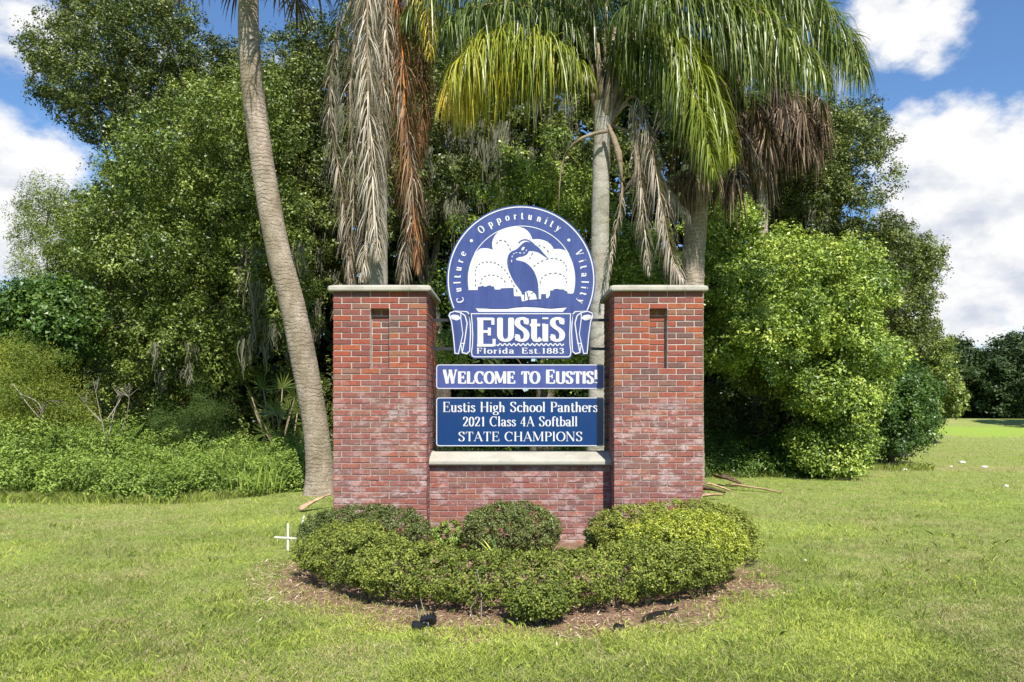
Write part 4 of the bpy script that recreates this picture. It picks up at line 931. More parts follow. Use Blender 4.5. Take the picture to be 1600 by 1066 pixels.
def leaning_palm():
    D = 14.6; px = [(501, 775), (499, 735), (492, 660), (474, 560), (455, 470), (434, 390), (410, 255), (392, 110), (388, 10), (392, -90)]
    P = [at(x, y, D) for x, y in px]; P[0][2] = -.1
    root = empty('leaning_palm', (P[0][0], D, 0), 'tall palm with a curved leaning bare trunk left of the brick pillar', 'palm tree')
    palm_trunk(P, [.34, .24, .225, .232, .225, .215, .205, .19, .178, .18], M['palm_trunk'], root, rough=.005)
    c = P[-1]
    for k in range(26):
        a = k * 2.4; el = random.uniform(-.7, .9); l = random.uniform(.9, 1.5)
        t = c + np.array([math.cos(a) * math.cos(el), math.sin(a) * math.cos(el), math.sin(el) * .9]) * l
        fan(root, c + np.array([0, 0, random.uniform(-.1, .25)]), t, random.uniform(.6, .8), 'fan_dead' if el < -.25 else 'fan_green', 26, .8)
leaning_palm()

def dead_palm():
    D = 14.0; px = [(592, 800), (592, 600), (591, 440), (590, 300), (589, 150), (588, -40)]
    P = [at(x, y, D) for x, y in px]; P[0][2] = -.1
    root = empty('queen_palm', (P[0][0], D, 0), 'palm draped in grey and rust dead fronds behind the left pillar', 'palm tree', 'queen palms behind the sign')
    palm_trunk(P, [.2, .17, .165, .16, .155, .15], M['queen_trunk'], root, rough=.004)
    f = D - .35
    for pts, L, mt, n, tn in (
        ([(592, -90, f), (576, -20, f - .25), (574, 90, f - .35), (578, 210, f - .35), (586, 330, f - .3), (592, 405, f - .3)], .66, 'palm_dead', 480, (.3, 1)),
        ([(594, -60, f), (603, 20, f - .1), (598, 130, f - .15), (584, 260, f - .2), (572, 380, f - .2), (566, 438, f - .2)], .52, 'palm_dead', 360, (.2, .9)),
        ([(580, -40, D), (545, 10, D - .2), (522, 80, D - .3), (516, 170, D - .3), (533, 290, D - .3), (545, 400, D - .3), (552, 445, D - .3)], .42, 'palm_dead', 200, (0, .6)),
        ([(600, -50, f + .3), (612, 60, f), (640, 240, f), (646, 330, f), (632, 400, f), (628, 440, f)], .5, 'palm_dead', 200, (0, .7)),
        ([(592, -70, f + .1), (560, 20, f - .1), (548, 150, f), (552, 300, f), (545, 440, f)], .5, 'palm_dead', 200, (0, .6))):
        frond(root, pts, L, mt, n, 1.0, .025, .02, tn, open_=1.1, start=.28 if n == 200 and L < .45 else .04, out=.9, wig=.2)
    frond(root, [(600, -80, f + .2), (618, -10, f + .1), (628, 80, f), (634, 190, f), (646, 310, f), (654, 425, f)], .72, 'palm_rust', 420, .9, .024, .022, (.1, 1), start=.12, open_=1.0, mat_r='rust', out=.9, wig=.2)
    frond(root, [(600, -90, f + .3), (640, -50, f + .2), (655, 40, f + .2), (660, 150, f + .25), (655, 260, f + .25)], .6, 'palm_rust', 340, 1.0, .022, .02, (0, .7), start=.1, out=.9, wig=.2)
    for pts, tn in (([(590, -70, D), (640, -40, D - .4), (665, 10, D - .6), (672, 90, D - .7)], (.5, 1)), ([(590, -80, D), (560, -60, D + .3), (530, 20, D + .5), (520, 110, D + .5)], (.0, .5))):
        frond(root, pts, .5, 'palm_yellow' if tn[0] > .3 else 'palm_green', 80, 1.1, .025, .02, tn)
    for a in range(9):
        q = a * .7 + .2; r = 1.9
        frond(root, [(592, -75, D), (592 + 90 * math.cos(q), -170, D + r * .4 * math.sin(q)), (592 + 210 * math.cos(q), -190, D + r * 1.1 * math.sin(q)), (592 + 300 * math.cos(q), -90, D + r * 1.7 * math.sin(q))], .75, 'palm_green', 60, .9)
M['rust'] = simple('orange_rachis', (.62, .22, .035), .5, .3, 0, 8, .25)
dead_palm()

def middle_palm():
    D = 14.3; px = [(930, 800), (934, 640), (937, 440), (938, 330), (941, 215), (946, 150)]
    P = [at(x, y, D) for x, y in px]; P[0][2] = -.1
    root = empty('queen_palm', (P[0][0], D, 0), 'palm with drooping yellow-green fronds rising behind the round sign', 'palm tree', 'queen palms behind the sign')
    palm_trunk(P, [.21, .175, .165, .155, .15, .2], M['queen_trunk'], root, rough=.004)
    c = (945, 165)
    for k in range(11):
        a = k * 2.4; b = at(945, 205 - k * 4, D); e = b + np.array([math.cos(a) * .34, math.sin(a) * .34, .75 + .05 * k])
        mb = MB(); mb.tube([b, b + np.array([math.cos(a) * .16, math.sin(a) * .16, .28]), e], [.10, .075, .028], 7); mb.build('leaf_base', M['sheath'], root)
    Y, Gn = 'palm_yellow', 'palm_green'
    data = [([(945, 165), (905, 105, ), (850, 75), (780, 78), (725, 105), (690, 165)], -1.0, .95, Y, 170, (0, .45), .95),
            ([(948, 165), (905, 110), (860, 92), (800, 90), (750, 120), (715, 165)], -.3, .85, Y, 120, (0, .45), .6),
            ([(950, 165), (972, 90), (1020, 45), (1070, 70), (1110, 140), (1150, 250)], -1.3, 1.15, Y, 190, (0, .40), .38),
            ([(950, 165), (985, 80), (1035, 75), (1075, 120), (1100, 190), (1115, 270)], -1.7, 1.0, Y, 150, (0, .35), .3),
            ([(948, 160), (985, 90), (1020, 70), (1050, 110), (1070, 180)], -1.2, .9, Gn, 110, (0, .7), None),
            ([(950, 150), (990, 40), (1060, -25), (1160, -30), (1260, 20), (1350, 110)], -.6, 1.15, Gn, 200, (.2, .9), .85),
            ([(950, 150), (1000, 30), (1080, -10), (1170, 10), (1240, 60), (1300, 130)], -1.4, 1.1, Gn, 180, (.2, .9), .8),
            ([(950, 150), (980, 20), (1040, -50), (1130, -60), (1230, -30), (1310, 20)], .8, 1.1, Gn, 160, (.1, .7), None),
            ([(940, 150), (900, 50), (840, -10), (760, -30), (680, -15), (625, 30)], -.8, 1.05, Gn, 170, (.2, .95), None),
            ([(940, 150), (905, 60), (850, 20), (790, 5), (730, 15), (690, 45)], -1.5, .9, Gn, 140, (.1, .8), None),
            ([(940, 150), (910, 40), (870, -20), (820, -50), (760, -60), (700, -50)], .8, 1.0, Gn, 120, (0, .6), None),
            ([(942, 150), (920, 60), (895, 15), (860, 10), (830, 60)], .5, .8, Gn, 100, (0, .6), None),
            ([(946, 150), (945, 40), (955, -40), (975, -90), (1010, -80)], -.3, .9, Gn, 100, (0, .7), None),
            ([(944, 150), (930, 50), (915, -40), (890, -80), (850, -70)], -1.2, .9, Gn, 110, (0, .6), None),
            ([(950, 150), (965, 60), (985, 10), (1020, 0), (1060, 30)], -1.6, .8, Gn, 110, (.1, .8), None),
            ([(940, 150), (890, 70), (820, 20), (740, 20), (680, 70)], 1.0, 1.0, Gn, 150, (0, .5), None),
            ([(945, 150), (910, 90), (870, 60), (835, 90), (815, 150)], 1.2, .9, Gn, 120, (0, .4), None),
            ([(950, 150), (1000, 80), (1060, 60), (1120, 90), (1160, 160)], 1.0, 1.0, Gn, 140, (0, .5), None),
            ([(950, 150), (990, 30), (1070, -20), (1150, -10), (1220, 50), (1260, 120)], 1.2, 1.1, Gn, 170, (0, .6), None),
            ([(945, 150), (935, 60), (900, -20), (850, -40), (800, -20)], .6, 1.0, Gn, 130, (0, .5), None),
            ([(948, 150), (960, 50), (1000, -30), (1060, -50), (1120, -30)], 1.2, 1.0, Gn, 130, (0, .5), None),
            ([(945, 160), (900, 100), (850, 60), (790, 50), (740, 70), (700, 120)], -1.6, .95, Y, 150, (0, .4), .5),
            ([(950, 160), (990, 90), (1050, 90), (1100, 150), (1130, 240)], -1.0, 1.0, Gn, 140, (.1, .8), .5),
            ([(950, 155), (1010, 60), (1090, 30), (1160, 60), (1200, 120)], -1.1, 1.1, Gn, 150, (.2, .9), None),
            ([(950, 150), (1020, 0), (1120, -50), (1230, -40), (1320, 50), (1350, 120)], -1.0, 1.2, Gn, 190, (.2, .9), .7)]
    for pts, dd, L, mt, n, tn, tip in data:
        m = len(pts) - 1; frond(root, [(p[0], p[1], D + dd * (i / m)) for i, p in enumerate(pts)], L * (1.15 if pts[0][0] < 949 and mt == Y else .92), mt, int(n * 2.0), 1.25, .029, .022, tn, tip, open_=.9, wig=.3)
    for pts, dd, L, n in (([(955, 190), (990, 150), (1012, 200), (1030, 300), (1050, 400), (1068, 440)], -1.2, .5, 130), ([(955, 190), (985, 165), (998, 250), (1005, 340), (1015, 430)], -.9, .42, 80),
                          ([(948, 200), (962, 235), (972, 300), (958, 380), (950, 440)], -.6, .2, 40), ([(955, 195), (1000, 220), (1040, 290), (1080, 340)], -.5, .4, 60)):
        m = len(pts) - 1; frond(root, [(p[0], p[1], D + dd * (i / m)) for i, p in enumerate(pts)], L, 'palm_dead', int(n * 1.6), 1.2, .024, .02, (0, .9), start=.25, open_=.9, out=.8)
    for pts in ([(950, 195), (966, 240), (972, 285)], [(948, 205), (925, 210), (895, 225), (877, 260), (873, 330)], [(952, 200), (962, 220), (966, 250)]):   # spathes and old flower stalks
        q = [at(x, y, D - .35) for x, y in pts]; mb = MB(); r = [.03, .065, .012] if len(pts) == 3 and pts[2][1] > 260 else [.035, .03, .022, .014, .007][:len(pts)]; mb.tube(catmull(q, 9), list(np.interp(np.linspace(0, 1, 9), np.linspace(0, 1, len(r)), r)), 7); mb.build('spathe', M['sheath'], root)
middle_palm()

def fan_palm(name, label, px, D, radii, crown_px, n_dead, n_green, r_leaf, dead_box, group):
    P = [at(x, y, D) for x, y in px]; P[0][2] = -.1
    root = empty(name, (P[0][0], D, 0), label, 'palm tree', group)
    palm_trunk(P, radii, M['palm_trunk'], root, rough=.012)
    c = P[-1]; x0, x1, y0, y1 = dead_box
    for k in range(n_dead):
        tip = at(random.uniform(x0, x1), random.uniform(y0, y1), D + random.uniform(-1.1, .4)); 
        fan(root, c + np.array([0, 0, random.uniform(-.3, .3)]), tip, r_leaf * random.uniform(.6, 1.0), 'fan_dead', 40, 1.0, 'dead_fan_leaf', (0, 1), 130, .04, .24)
    for k in range(n_green):
        a = k * 2.4; el = random.uniform(-.1, 1.1); t = c + np.array([math.cos(a) * math.cos(el), math.sin(a) * math.cos(el), math.sin(el)]) * random.uniform(1.2, 1.7)
        fan(root, c, t, r_leaf * 1.1, 'fan_green', 34, .55)
    return root
fan_palm('cabbage_palm', 'stout palm trunk behind the right pillar under a skirt of brown fans', [(1082, 800), (1082, 640), (1083, 440), (1087, 350), (1096, 240), (1112, 130)], 15.4,
         [.24, .21, .205, .21, .2, .19], None, 30, 8, .8, (1050, 1200, 120, 290), 'fan palms behind the sign')
fan_palm('cabbage_palm', 'palm with a dark slim trunk and dead brown fans right of the other palms', [(1186, 740), (1188, 560), (1190, 400), (1192, 290), (1205, 180), (1215, 90)], 21.6,
         [.22, .17, .16, .16, .18, .2], None, 120, 18, 1.0, (1110, 1285, 60, 240), 'fan palms behind the sign')

# ------------------------------------------------------------------ clipped hedge round the sign
def shrub(name, label, blobs, n, mat, group='clipped shrubs round the sign', L=.0235, stems=6, ts=0., cat='shrub', zmin=.055, **kw):
    c = np.mean([b[:3] for b in blobs], 0); root = empty(name, (c[0], c[1], 0), label, cat, group)
    foliage('foliage', blobs, n, L, M[mat], root, sprig=5, spread=.014, aspect=.6, inner=.38, up=.40, holes=.12, tri=False, tuft=6, tuft_r=.022, zmin=zmin, reject=.86, jit=.035, lumps=2.2, toneshift=ts, clumpvar=.15, **kw)
    mb = MB()
    for b in blobs:
        for k in range(stems):
            x, y = b[0] + random.uniform(-.3, .3) * b[3], b[1] + random.uniform(-.3, .3) * b[4]; a = random.uniform(0, 6.3)
            e = np.array([b[0] + math.cos(a) * b[3] * .8, b[1] + math.sin(a) * b[4] * .8, b[2] + random.uniform(-.2, .6) * b[5]])
            s = np.array([x, y, -.03]); mb.tube(catmull([s, s * .6 + e * .4 + np.array([0, 0, .03]), e], 5), [.010, .008, .006, .004, .002], 5, False)
    mb.build('stems', M['stem'], root, 'stuff'); return root
hb = []
for i in range(15):
    t = i / 14; a = R(178 + t * 146); x = 0.07 + 1.70 * math.cos(a); y = 7.95 + 1.55 * math.sin(a)
    c_ = abs(x) / 1.7; hb.append((x, y, .225 + .035 * c_ + random.uniform(-.012, .012), .41 + random.uniform(-.03, .05), .42 + random.uniform(-.03, .04), .165 + .025 * c_ + random.uniform(-.012, .02)))
hb += [(-1.66, 7.45, .25, .38, .45, .19), (-1.40, 7.2, .245, .48, .42, .19), (-.9, 6.65, .23, .45, .40, .18), (.95, 6.7, .24, .45, .40, .19), (0.4, 6.45, .225, .5, .38, .17), (1.25, 7.0, .27, .42, .42, .22)]
HEDGE = shrub('boxwood_hedge', 'long low boxwood hedge curving round the front of the brick sign', hb, 140000, 'boxwood', cat='hedge', stems=4)
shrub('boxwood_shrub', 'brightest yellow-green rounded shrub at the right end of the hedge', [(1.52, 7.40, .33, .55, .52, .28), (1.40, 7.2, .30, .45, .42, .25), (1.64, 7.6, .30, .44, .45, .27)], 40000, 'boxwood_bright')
shrub('boxwood_shrub', 'reddish-tipped spreading shrub at the foot of the right pillar', [(1.75, 8.45, .3, .6, .45, .29), (1.25, 8.5, .28, .45, .4, .25), (2.08, 8.4, .27, .36, .42, .27), (2.18, 8.2, .2, .26, .3, .2)], 34000, 'boxwood', ts=.08)
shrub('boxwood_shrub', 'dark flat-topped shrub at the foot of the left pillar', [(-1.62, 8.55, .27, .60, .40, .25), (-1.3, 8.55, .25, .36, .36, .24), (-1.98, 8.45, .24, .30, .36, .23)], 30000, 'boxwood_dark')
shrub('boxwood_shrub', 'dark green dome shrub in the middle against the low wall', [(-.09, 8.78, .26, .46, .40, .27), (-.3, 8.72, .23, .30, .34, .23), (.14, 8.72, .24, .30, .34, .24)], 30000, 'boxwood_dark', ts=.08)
shrub('boxwood_shrub', 'small ball shrub standing alone in front of the hedge', [(.145, 5.90, .15, .205, .19, .105)], 9000, 'boxwood', stems=10)
shrub('weedy_shrub', 'grey twiggy shrub with strappy leaves left of the right pillar foot', [(.98, 8.85, .2, .2, .16, .2), (.84, 8.8, .15, .12, .12, .14)], 2600, 'boxwood_dark', L=.035, stems=14, group=None)
shrub('weedy_shrub', 'pale green weeds in the corner of left pillar and low wall', [(-.78, 8.95, .14, .18, .16, .16)], 1500, 'weed', L=.035, group=None)

def strap_plant(name, label, x, y, h, n, mat, cat='plant', w=.016):
    root = empty(name, (x, y, 0), label, cat); V = []; Q = []; T = []
    for k in range(n):
        a = rng.uniform(0, 6.28); l = h * rng.uniform(.6, 1.1); d = np.array([math.cos(a) * .5, math.sin(a) * .5, 1.0]); s = np.array([-math.sin(a), math.cos(a), 0]) * w * .5; b = len(V); m = 5; tn = rng.random()
        for i in range(m + 1):
            u = i / m; p = np.array([x, y, 0]) + d * l * u + np.array([math.cos(a) * .35, math.sin(a) * .35, -.35]) * l * u * u; q = (1 - u ** 2)
            V.append(p - s * q); V.append(p + s * q)
        for i in range(m): Q.append((b + 2 * i, b + 2 * i + 1, b + 2 * i + 3, b + 2 * i + 2)); T.append(tn)
    link('blades', mesh_np('blades', V, Q, T), M[mat], root)
strap_plant('fern', 'bright lime fern tuft between hedge and dome shrub', -.19, 7.75, .42, 26, 'camphor', w=.03)

# ------------------------------------------------------------------ trees
OAK = 'oaks hung with moss behind the sign'
tree('oak_tree', 'dark oak whose high rounded top stands against the sky at upper left', [(45, 50), (95, 10), (170, -30), (290, -20), (320, 75), (420, 100), (330, 190), (250, 215), (140, 225), (120, 190), (60, 150), (35, 90)],
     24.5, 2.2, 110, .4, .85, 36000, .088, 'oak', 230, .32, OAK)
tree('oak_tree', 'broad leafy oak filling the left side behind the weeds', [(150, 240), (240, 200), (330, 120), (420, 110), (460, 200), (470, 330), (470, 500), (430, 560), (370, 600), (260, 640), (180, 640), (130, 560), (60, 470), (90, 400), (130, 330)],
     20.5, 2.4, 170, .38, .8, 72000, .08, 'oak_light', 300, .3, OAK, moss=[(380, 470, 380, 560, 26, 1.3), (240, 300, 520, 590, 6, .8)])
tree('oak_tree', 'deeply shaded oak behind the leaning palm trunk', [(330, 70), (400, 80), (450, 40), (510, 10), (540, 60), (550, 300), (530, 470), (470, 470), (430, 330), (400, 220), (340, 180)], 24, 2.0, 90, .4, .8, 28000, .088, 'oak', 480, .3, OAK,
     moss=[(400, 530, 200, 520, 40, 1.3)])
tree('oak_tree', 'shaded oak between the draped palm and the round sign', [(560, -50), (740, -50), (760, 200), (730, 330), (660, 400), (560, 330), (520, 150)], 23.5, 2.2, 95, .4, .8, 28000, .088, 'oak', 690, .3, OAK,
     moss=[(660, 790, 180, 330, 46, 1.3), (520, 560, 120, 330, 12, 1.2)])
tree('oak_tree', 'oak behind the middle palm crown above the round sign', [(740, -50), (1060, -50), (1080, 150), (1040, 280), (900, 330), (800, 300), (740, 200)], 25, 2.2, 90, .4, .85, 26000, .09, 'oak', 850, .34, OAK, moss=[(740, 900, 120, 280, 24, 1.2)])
tree('oak_tree', 'moss-hung oak with ragged top against the clouds right of the palms', [(1120, 170), (1230, 150), (1320, 130), (1390, 175), (1375, 240), (1398, 310), (1350, 340), (1300, 390), (1200, 400), (1120, 330)],
     25, 2.0, 95, .35, .75, 32000, .085, 'oak', 1230, .3, OAK, moss=[(1190, 1330, 200, 420, 40, 1.4)])
tree('oak_tree', 'oak at the right edge of the grove leaning out over the field', [(1300, 370), (1350, 345), (1400, 340), (1455, 385), (1468, 450), (1440, 500), (1455, 540), (1400, 600), (1340, 560), (1290, 450)],
     26, 2.0, 80, .35, .75, 28000, .085, 'oak', 1400, .28, OAK, moss=[(1380, 1420, 440, 600, 26, 1.8)])
tree('camphor_tree', 'bright lime-green bushy tree right of the right pillar', [(1080, 320), (1130, 290), (1160, 300), (1190, 360), (1230, 340), (1260, 385), (1330, 380), (1395, 430), (1380, 500), (1398, 560), (1380, 620), (1330, 650), (1250, 640), (1190, 625), (1130, 600), (1085, 560)],
     19.0, 2.5, 105, .36, .70, 66000, .08, 'camphor', 1290, .16, None, sep=1.12, tuft_r=.15, tuft=10, frac=.15)
tree('camphor_tree', 'low lime-green leafy shrub tree touching the lawn on the right', [(1255, 560), (1330, 570), (1360, 620), (1355, 700), (1330, 740), (1270, 745), (1245, 700), (1250, 630)],
     18.3, 1.0, 55, .22, .4, 20000, .075, 'camphor', 1300, .08, None, sep=.8, frac=.2, toneshift=.03)
tree('camphor_tree', 'bright young tree showing between the sign and the middle palm', [(690, 410), (740, 300), (800, 230), (880, 190), (920, 240), (1010, 330), (1070, 420), (1060, 600), (960, 640), (860, 600), (760, 440), (690, 640), (665, 520)],
     17.6, 1.2, 75, .22, .45, 20000, .075, 'camphor', 830, .1, None, sep=1.0, frac=.12)
tree('laurel_tree', 'dark green leafy bush at the grove corner beside the field', [(1335, 580), (1400, 560), (1450, 600), (1455, 660), (1430, 700), (1360, 715), (1330, 660)], 22, 1.3, 60, .3, .55, 22000, .08, 'lush', 1395, .1)
tree('elm_tree', 'hazy olive tree beyond the grove corner at the field edge', [(1420, 520), (1450, 500), (1475, 540), (1495, 600), (1492, 640), (1470, 660), (1430, 670), (1410, 600)], 36, 2.2, 45, .5, .95, 14000, .13, 'oak_light', 1455, .25)
tree('willow_tree', 'thin feathery tree against the white cloud at far left', [(30, 310), (90, 265), (140, 320), (170, 400), (130, 480), (40, 450), (20, 390)], 21.5, 1.4, 48, .3, .55, 11000, .075, 'oak_light', 95, .12, sep=.6, spread=.10, aspect=.32)
tree('laurel_tree', 'saturated green leafy tree at the left edge below the cloud', [(-60, 440), (20, 445), (110, 450), (150, 480), (140, 560), (60, 600), (-60, 600)], 18.5, 1.3, 65, .3, .55, 20000, .095, 'lush', 30, .12, toneshift=.1)
tree('mimosa_tree', 'yellow-green feathery low tree at the left edge above the weeds', [(-60, 530), (30, 520), (100, 570), (145, 620), (140, 700), (60, 720), (-60, 720)], 16.9, 1.4, 46, .18, .48, 22000, .055, 'mimosa', 50, .08, sep=1.1, tuft_r=.26, tuft=9, spread=.07, aspect=.3)
tree('cedar_tree', 'dark feathery small conifer in the shade behind the weeds', [(225, 640), (260, 610), (300, 590), (350, 600), (375, 630), (360, 700), (300, 720), (240, 700)], 17.8, .9, 30, .16, .34, 9000, .06, 'cedar', 300, .06, spread=.05, aspect=.22)
GB = 'tall trees deep in the grove'
for i, (poly, D, px, lab) in enumerate((
    ([(130, 320), (210, 240), (330, 160), (460, 130), (480, 500), (440, 760), (150, 760), (60, 560)], 29, 260, 'tree deep in the grove behind the broad left oak'),
    ([(340, 150), (450, 100), (600, 60), (640, 450), (620, 780), (400, 780), (340, 500)], 28, 500, 'tree deep in the grove behind the left pillar'),
    ([(590, 60), (760, 30), (860, 60), (860, 480), (840, 780), (640, 780), (600, 500)], 29.5, 740, 'tree deep in the grove behind the round sign'),
    ([(820, 60), (980, 50), (1120, 100), (1140, 450), (1120, 780), (860, 780), (820, 450)], 28.5, 980, 'tree deep in the grove behind the middle palm'),
    ([(1080, 200), (1220, 190), (1300, 230), (1320, 420), (1340, 500), (1330, 700), (1100, 760), (1080, 500)], 28, 1210, 'tree deep in the grove behind the bright right tree'))):
    tree('oak_tree', lab, poly, D, 1.8, 150, .8, 1.3, 11000, .36, 'far', px, .35, GB, tuft=0, frac=.12)
GF = 'dark trees closing the far end of the field'
for (x0, x1, yt, D, lab) in ((1455, 1530, 528, 84, 'far dark oak beside the grove edge at the field end'), (1505, 1565, 555, 90, 'lowest gap-filling far oak in the field-end row'), (1545, 1612, 528, 80, 'big dark oak right of the dip in the far tree line'),
                             (1590, 1670, 524, 78, 'far dark oak cut by the right edge of the photo'), (1650, 1740, 530, 82, None), (1380, 1470, 545, 88, None)):
    if lab is None: continue
    w = x1 - x0; poly = [(x0, yt + 40), (x0 + w * .2, yt + 10), (x0 + w * .5, yt - 3), (x0 + w * .8, yt + 8), (x1 + 4, yt + 45), (x1 + 8, 640), (x1, 655), (x0, 655), (x0 - 6, 600)]
    tree('oak_tree', lab, poly, D, 3.2, 55, .9, 1.7, 10000, .34, 'far', (x0 + x1) / 2, .4, GF, spread=.3, frac=.12, tuft_r=.55, tuft=9)
bl = []
for k in range(330):
    px = random.uniform(-260, 1370); D = random.uniform(33, 38); r = random.uniform(.9, 1.6); bl.append((gx(px, D), D, random.uniform(.3, 6.2 if px > 150 else 3.5), r * 1.2, r, r))
o = foliage('distant_woods', bl, 50000, .40, M['far'], None, sprig=7, spread=.3, aspect=.6, reject=0); o['label'] = 'dark mass of woods behind the grove'
bl = []
for k in range(150):
    px = random.uniform(1090, 1270); D = random.uniform(20.5, 24); r = random.uniform(.35, .6); bl.append((gx(px, D), D, random.uniform(.2, 1.9), r * 1.15, r, r * .9))
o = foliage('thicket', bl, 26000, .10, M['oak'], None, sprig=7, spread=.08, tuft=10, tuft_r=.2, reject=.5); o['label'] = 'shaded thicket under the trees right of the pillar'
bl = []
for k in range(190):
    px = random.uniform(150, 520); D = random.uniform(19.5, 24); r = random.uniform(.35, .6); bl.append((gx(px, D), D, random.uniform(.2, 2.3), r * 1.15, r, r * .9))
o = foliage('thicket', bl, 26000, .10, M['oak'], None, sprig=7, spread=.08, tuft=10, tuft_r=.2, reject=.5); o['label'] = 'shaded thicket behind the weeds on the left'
# the oak beyond the frame whose shade lies across the field
tree('oak_tree', 'oak standing at the field side right of the frame', [(1630, 490), (1680, 478), (1740, 490), (1760, 560), (1740, 620), (1640, 620), (1622, 560)], 63, 3.5, 40, 1.0, 1.5, 8000, .3, 'far', 1690, .4, GF, spread=.25)

# ------------------------------------------------------------------ undergrowth and grass
def weeds():
    bl = []
    for k in range(330):
        px = random.uniform(-120, 492); D = random.uniform(13.6, 17.4); fr = (D - 13.6) / 3.8
        edge = 783 - (0 if px < 300 else (px - 300) * .12); D0 = EYE * F / (edge - CY) + .12 + .35 * math.sin(px * .045) * math.sin(px * .021 + 1); D = max(D, D0)
        top = .42 + fr * (.62 if px > 200 else 1.25) + .2 * math.sin(px * .013 + 1.2) * fr
        if px > 380: top *= .75
        r = random.uniform(.16, .36); top *= random.uniform(.7, 1.25); z = random.uniform(.08, max(.12, top - r * .6)) if random.random() < .4 else max(.12, top - r * .8)
        bl.append((gx(px, D), D, z, r * 1.1, r, r * .85))
    o = foliage('undergrowth', bl, 130000, .062, M['weed'], None, sprig=7, spread=.05, aspect=.42, inner=.25, up=.8, reject=.6, clumpvar=.35, zmin=.02, tuft=9, tuft_r=.16, jit=.3)
    o['label'] = 'tangle of light green weeds and brambles along the left tree line'
    bl = []
    for k in range(130):
        px = random.uniform(1090, 1300); D = random.uniform(18.2, 21); r = random.uniform(.18, .34); fr = (D - 18.2) / 2.8
        z = random.uniform(.1, .35 + .65 * fr)
        bl.append((gx(px, D), D, z, r * 1.1, r, r * .9))
    o = foliage('undergrowth', bl, 36000, .07, M['lush'], None, sprig=7, spread=.06, aspect=.42, up=.8, reject=.6, toneshift=.15, zmin=.02)
    o['label'] = 'shaded green weeds under the trees right of the pillar'
    bl = []
    for k in range(150):
        px = random.uniform(480, 1100); D = random.uniform(18.5, 22); r = random.uniform(.2, .38)
        bl.append((gx(px, D), D, random.uniform(.1, .5), r * 1.1, r, r * .9))
    o = foliage('undergrowth', bl, 28000, .07, M['weed'], None, sprig=7, spread=.06, aspect=.42, up=.8, reject=.6, zmin=.02)
    o['label'] = 'low weeds under the trees seen below the sign'
weeds()

def ribbons(name, X, Y, Z0, H, Wd, lean, tone, mat, segs=2):
    """grass: curved tapering blades; segs=1 gives a single triangle"""
    n = len(X); a = rng.uniform(0, 6.283, n); b = rng.uniform(0, 6.283, n)
    side = np.stack([np.cos(b), np.sin(b), np.zeros(n)], 1) * (Wd * .5)[:, None]; d = np.stack([np.cos(a), np.sin(a), np.zeros(n)], 1) * (lean * H)[:, None]
    B = np.stack([X, Y, Z0], 1); up = np.zeros((n, 3)); up[:, 2] = H
    if segs == 1:
        V = np.stack([B - side, B + side, B + d + up], 1); return mesh_np(name, V.reshape(-1, 3), np.arange(3 * n).reshape(n, 3), tone)
    mid = B + d * .3 + up * .62
    if segs == 1.5:
        V = np.stack([B, mid + side, B + d + up * .95, mid - side], 1); return mesh_np(name, V.reshape(-1, 3), np.arange(4 * n).reshape(n, 4), tone)
    V = np.stack([B - side, B + side, mid + side * .75, B + d + up * .95, mid - side * .75], 1)
    i = np.arange(n) * 5; return mesh_np(name, V.reshape(-1, 3), np.stack([i, i + 1, i + 2, i + 3, i + 4], 1), tone)
def bedr(x, y): 
    r = np.sqrt(((x - BED[0]) / BED[2]) ** 2 + ((y - BED[1]) / BED[3]) ** 2); return r + .35 * (vnoise(x * 2.3 + 9, y * 2.3 + 9, 11) - .5)
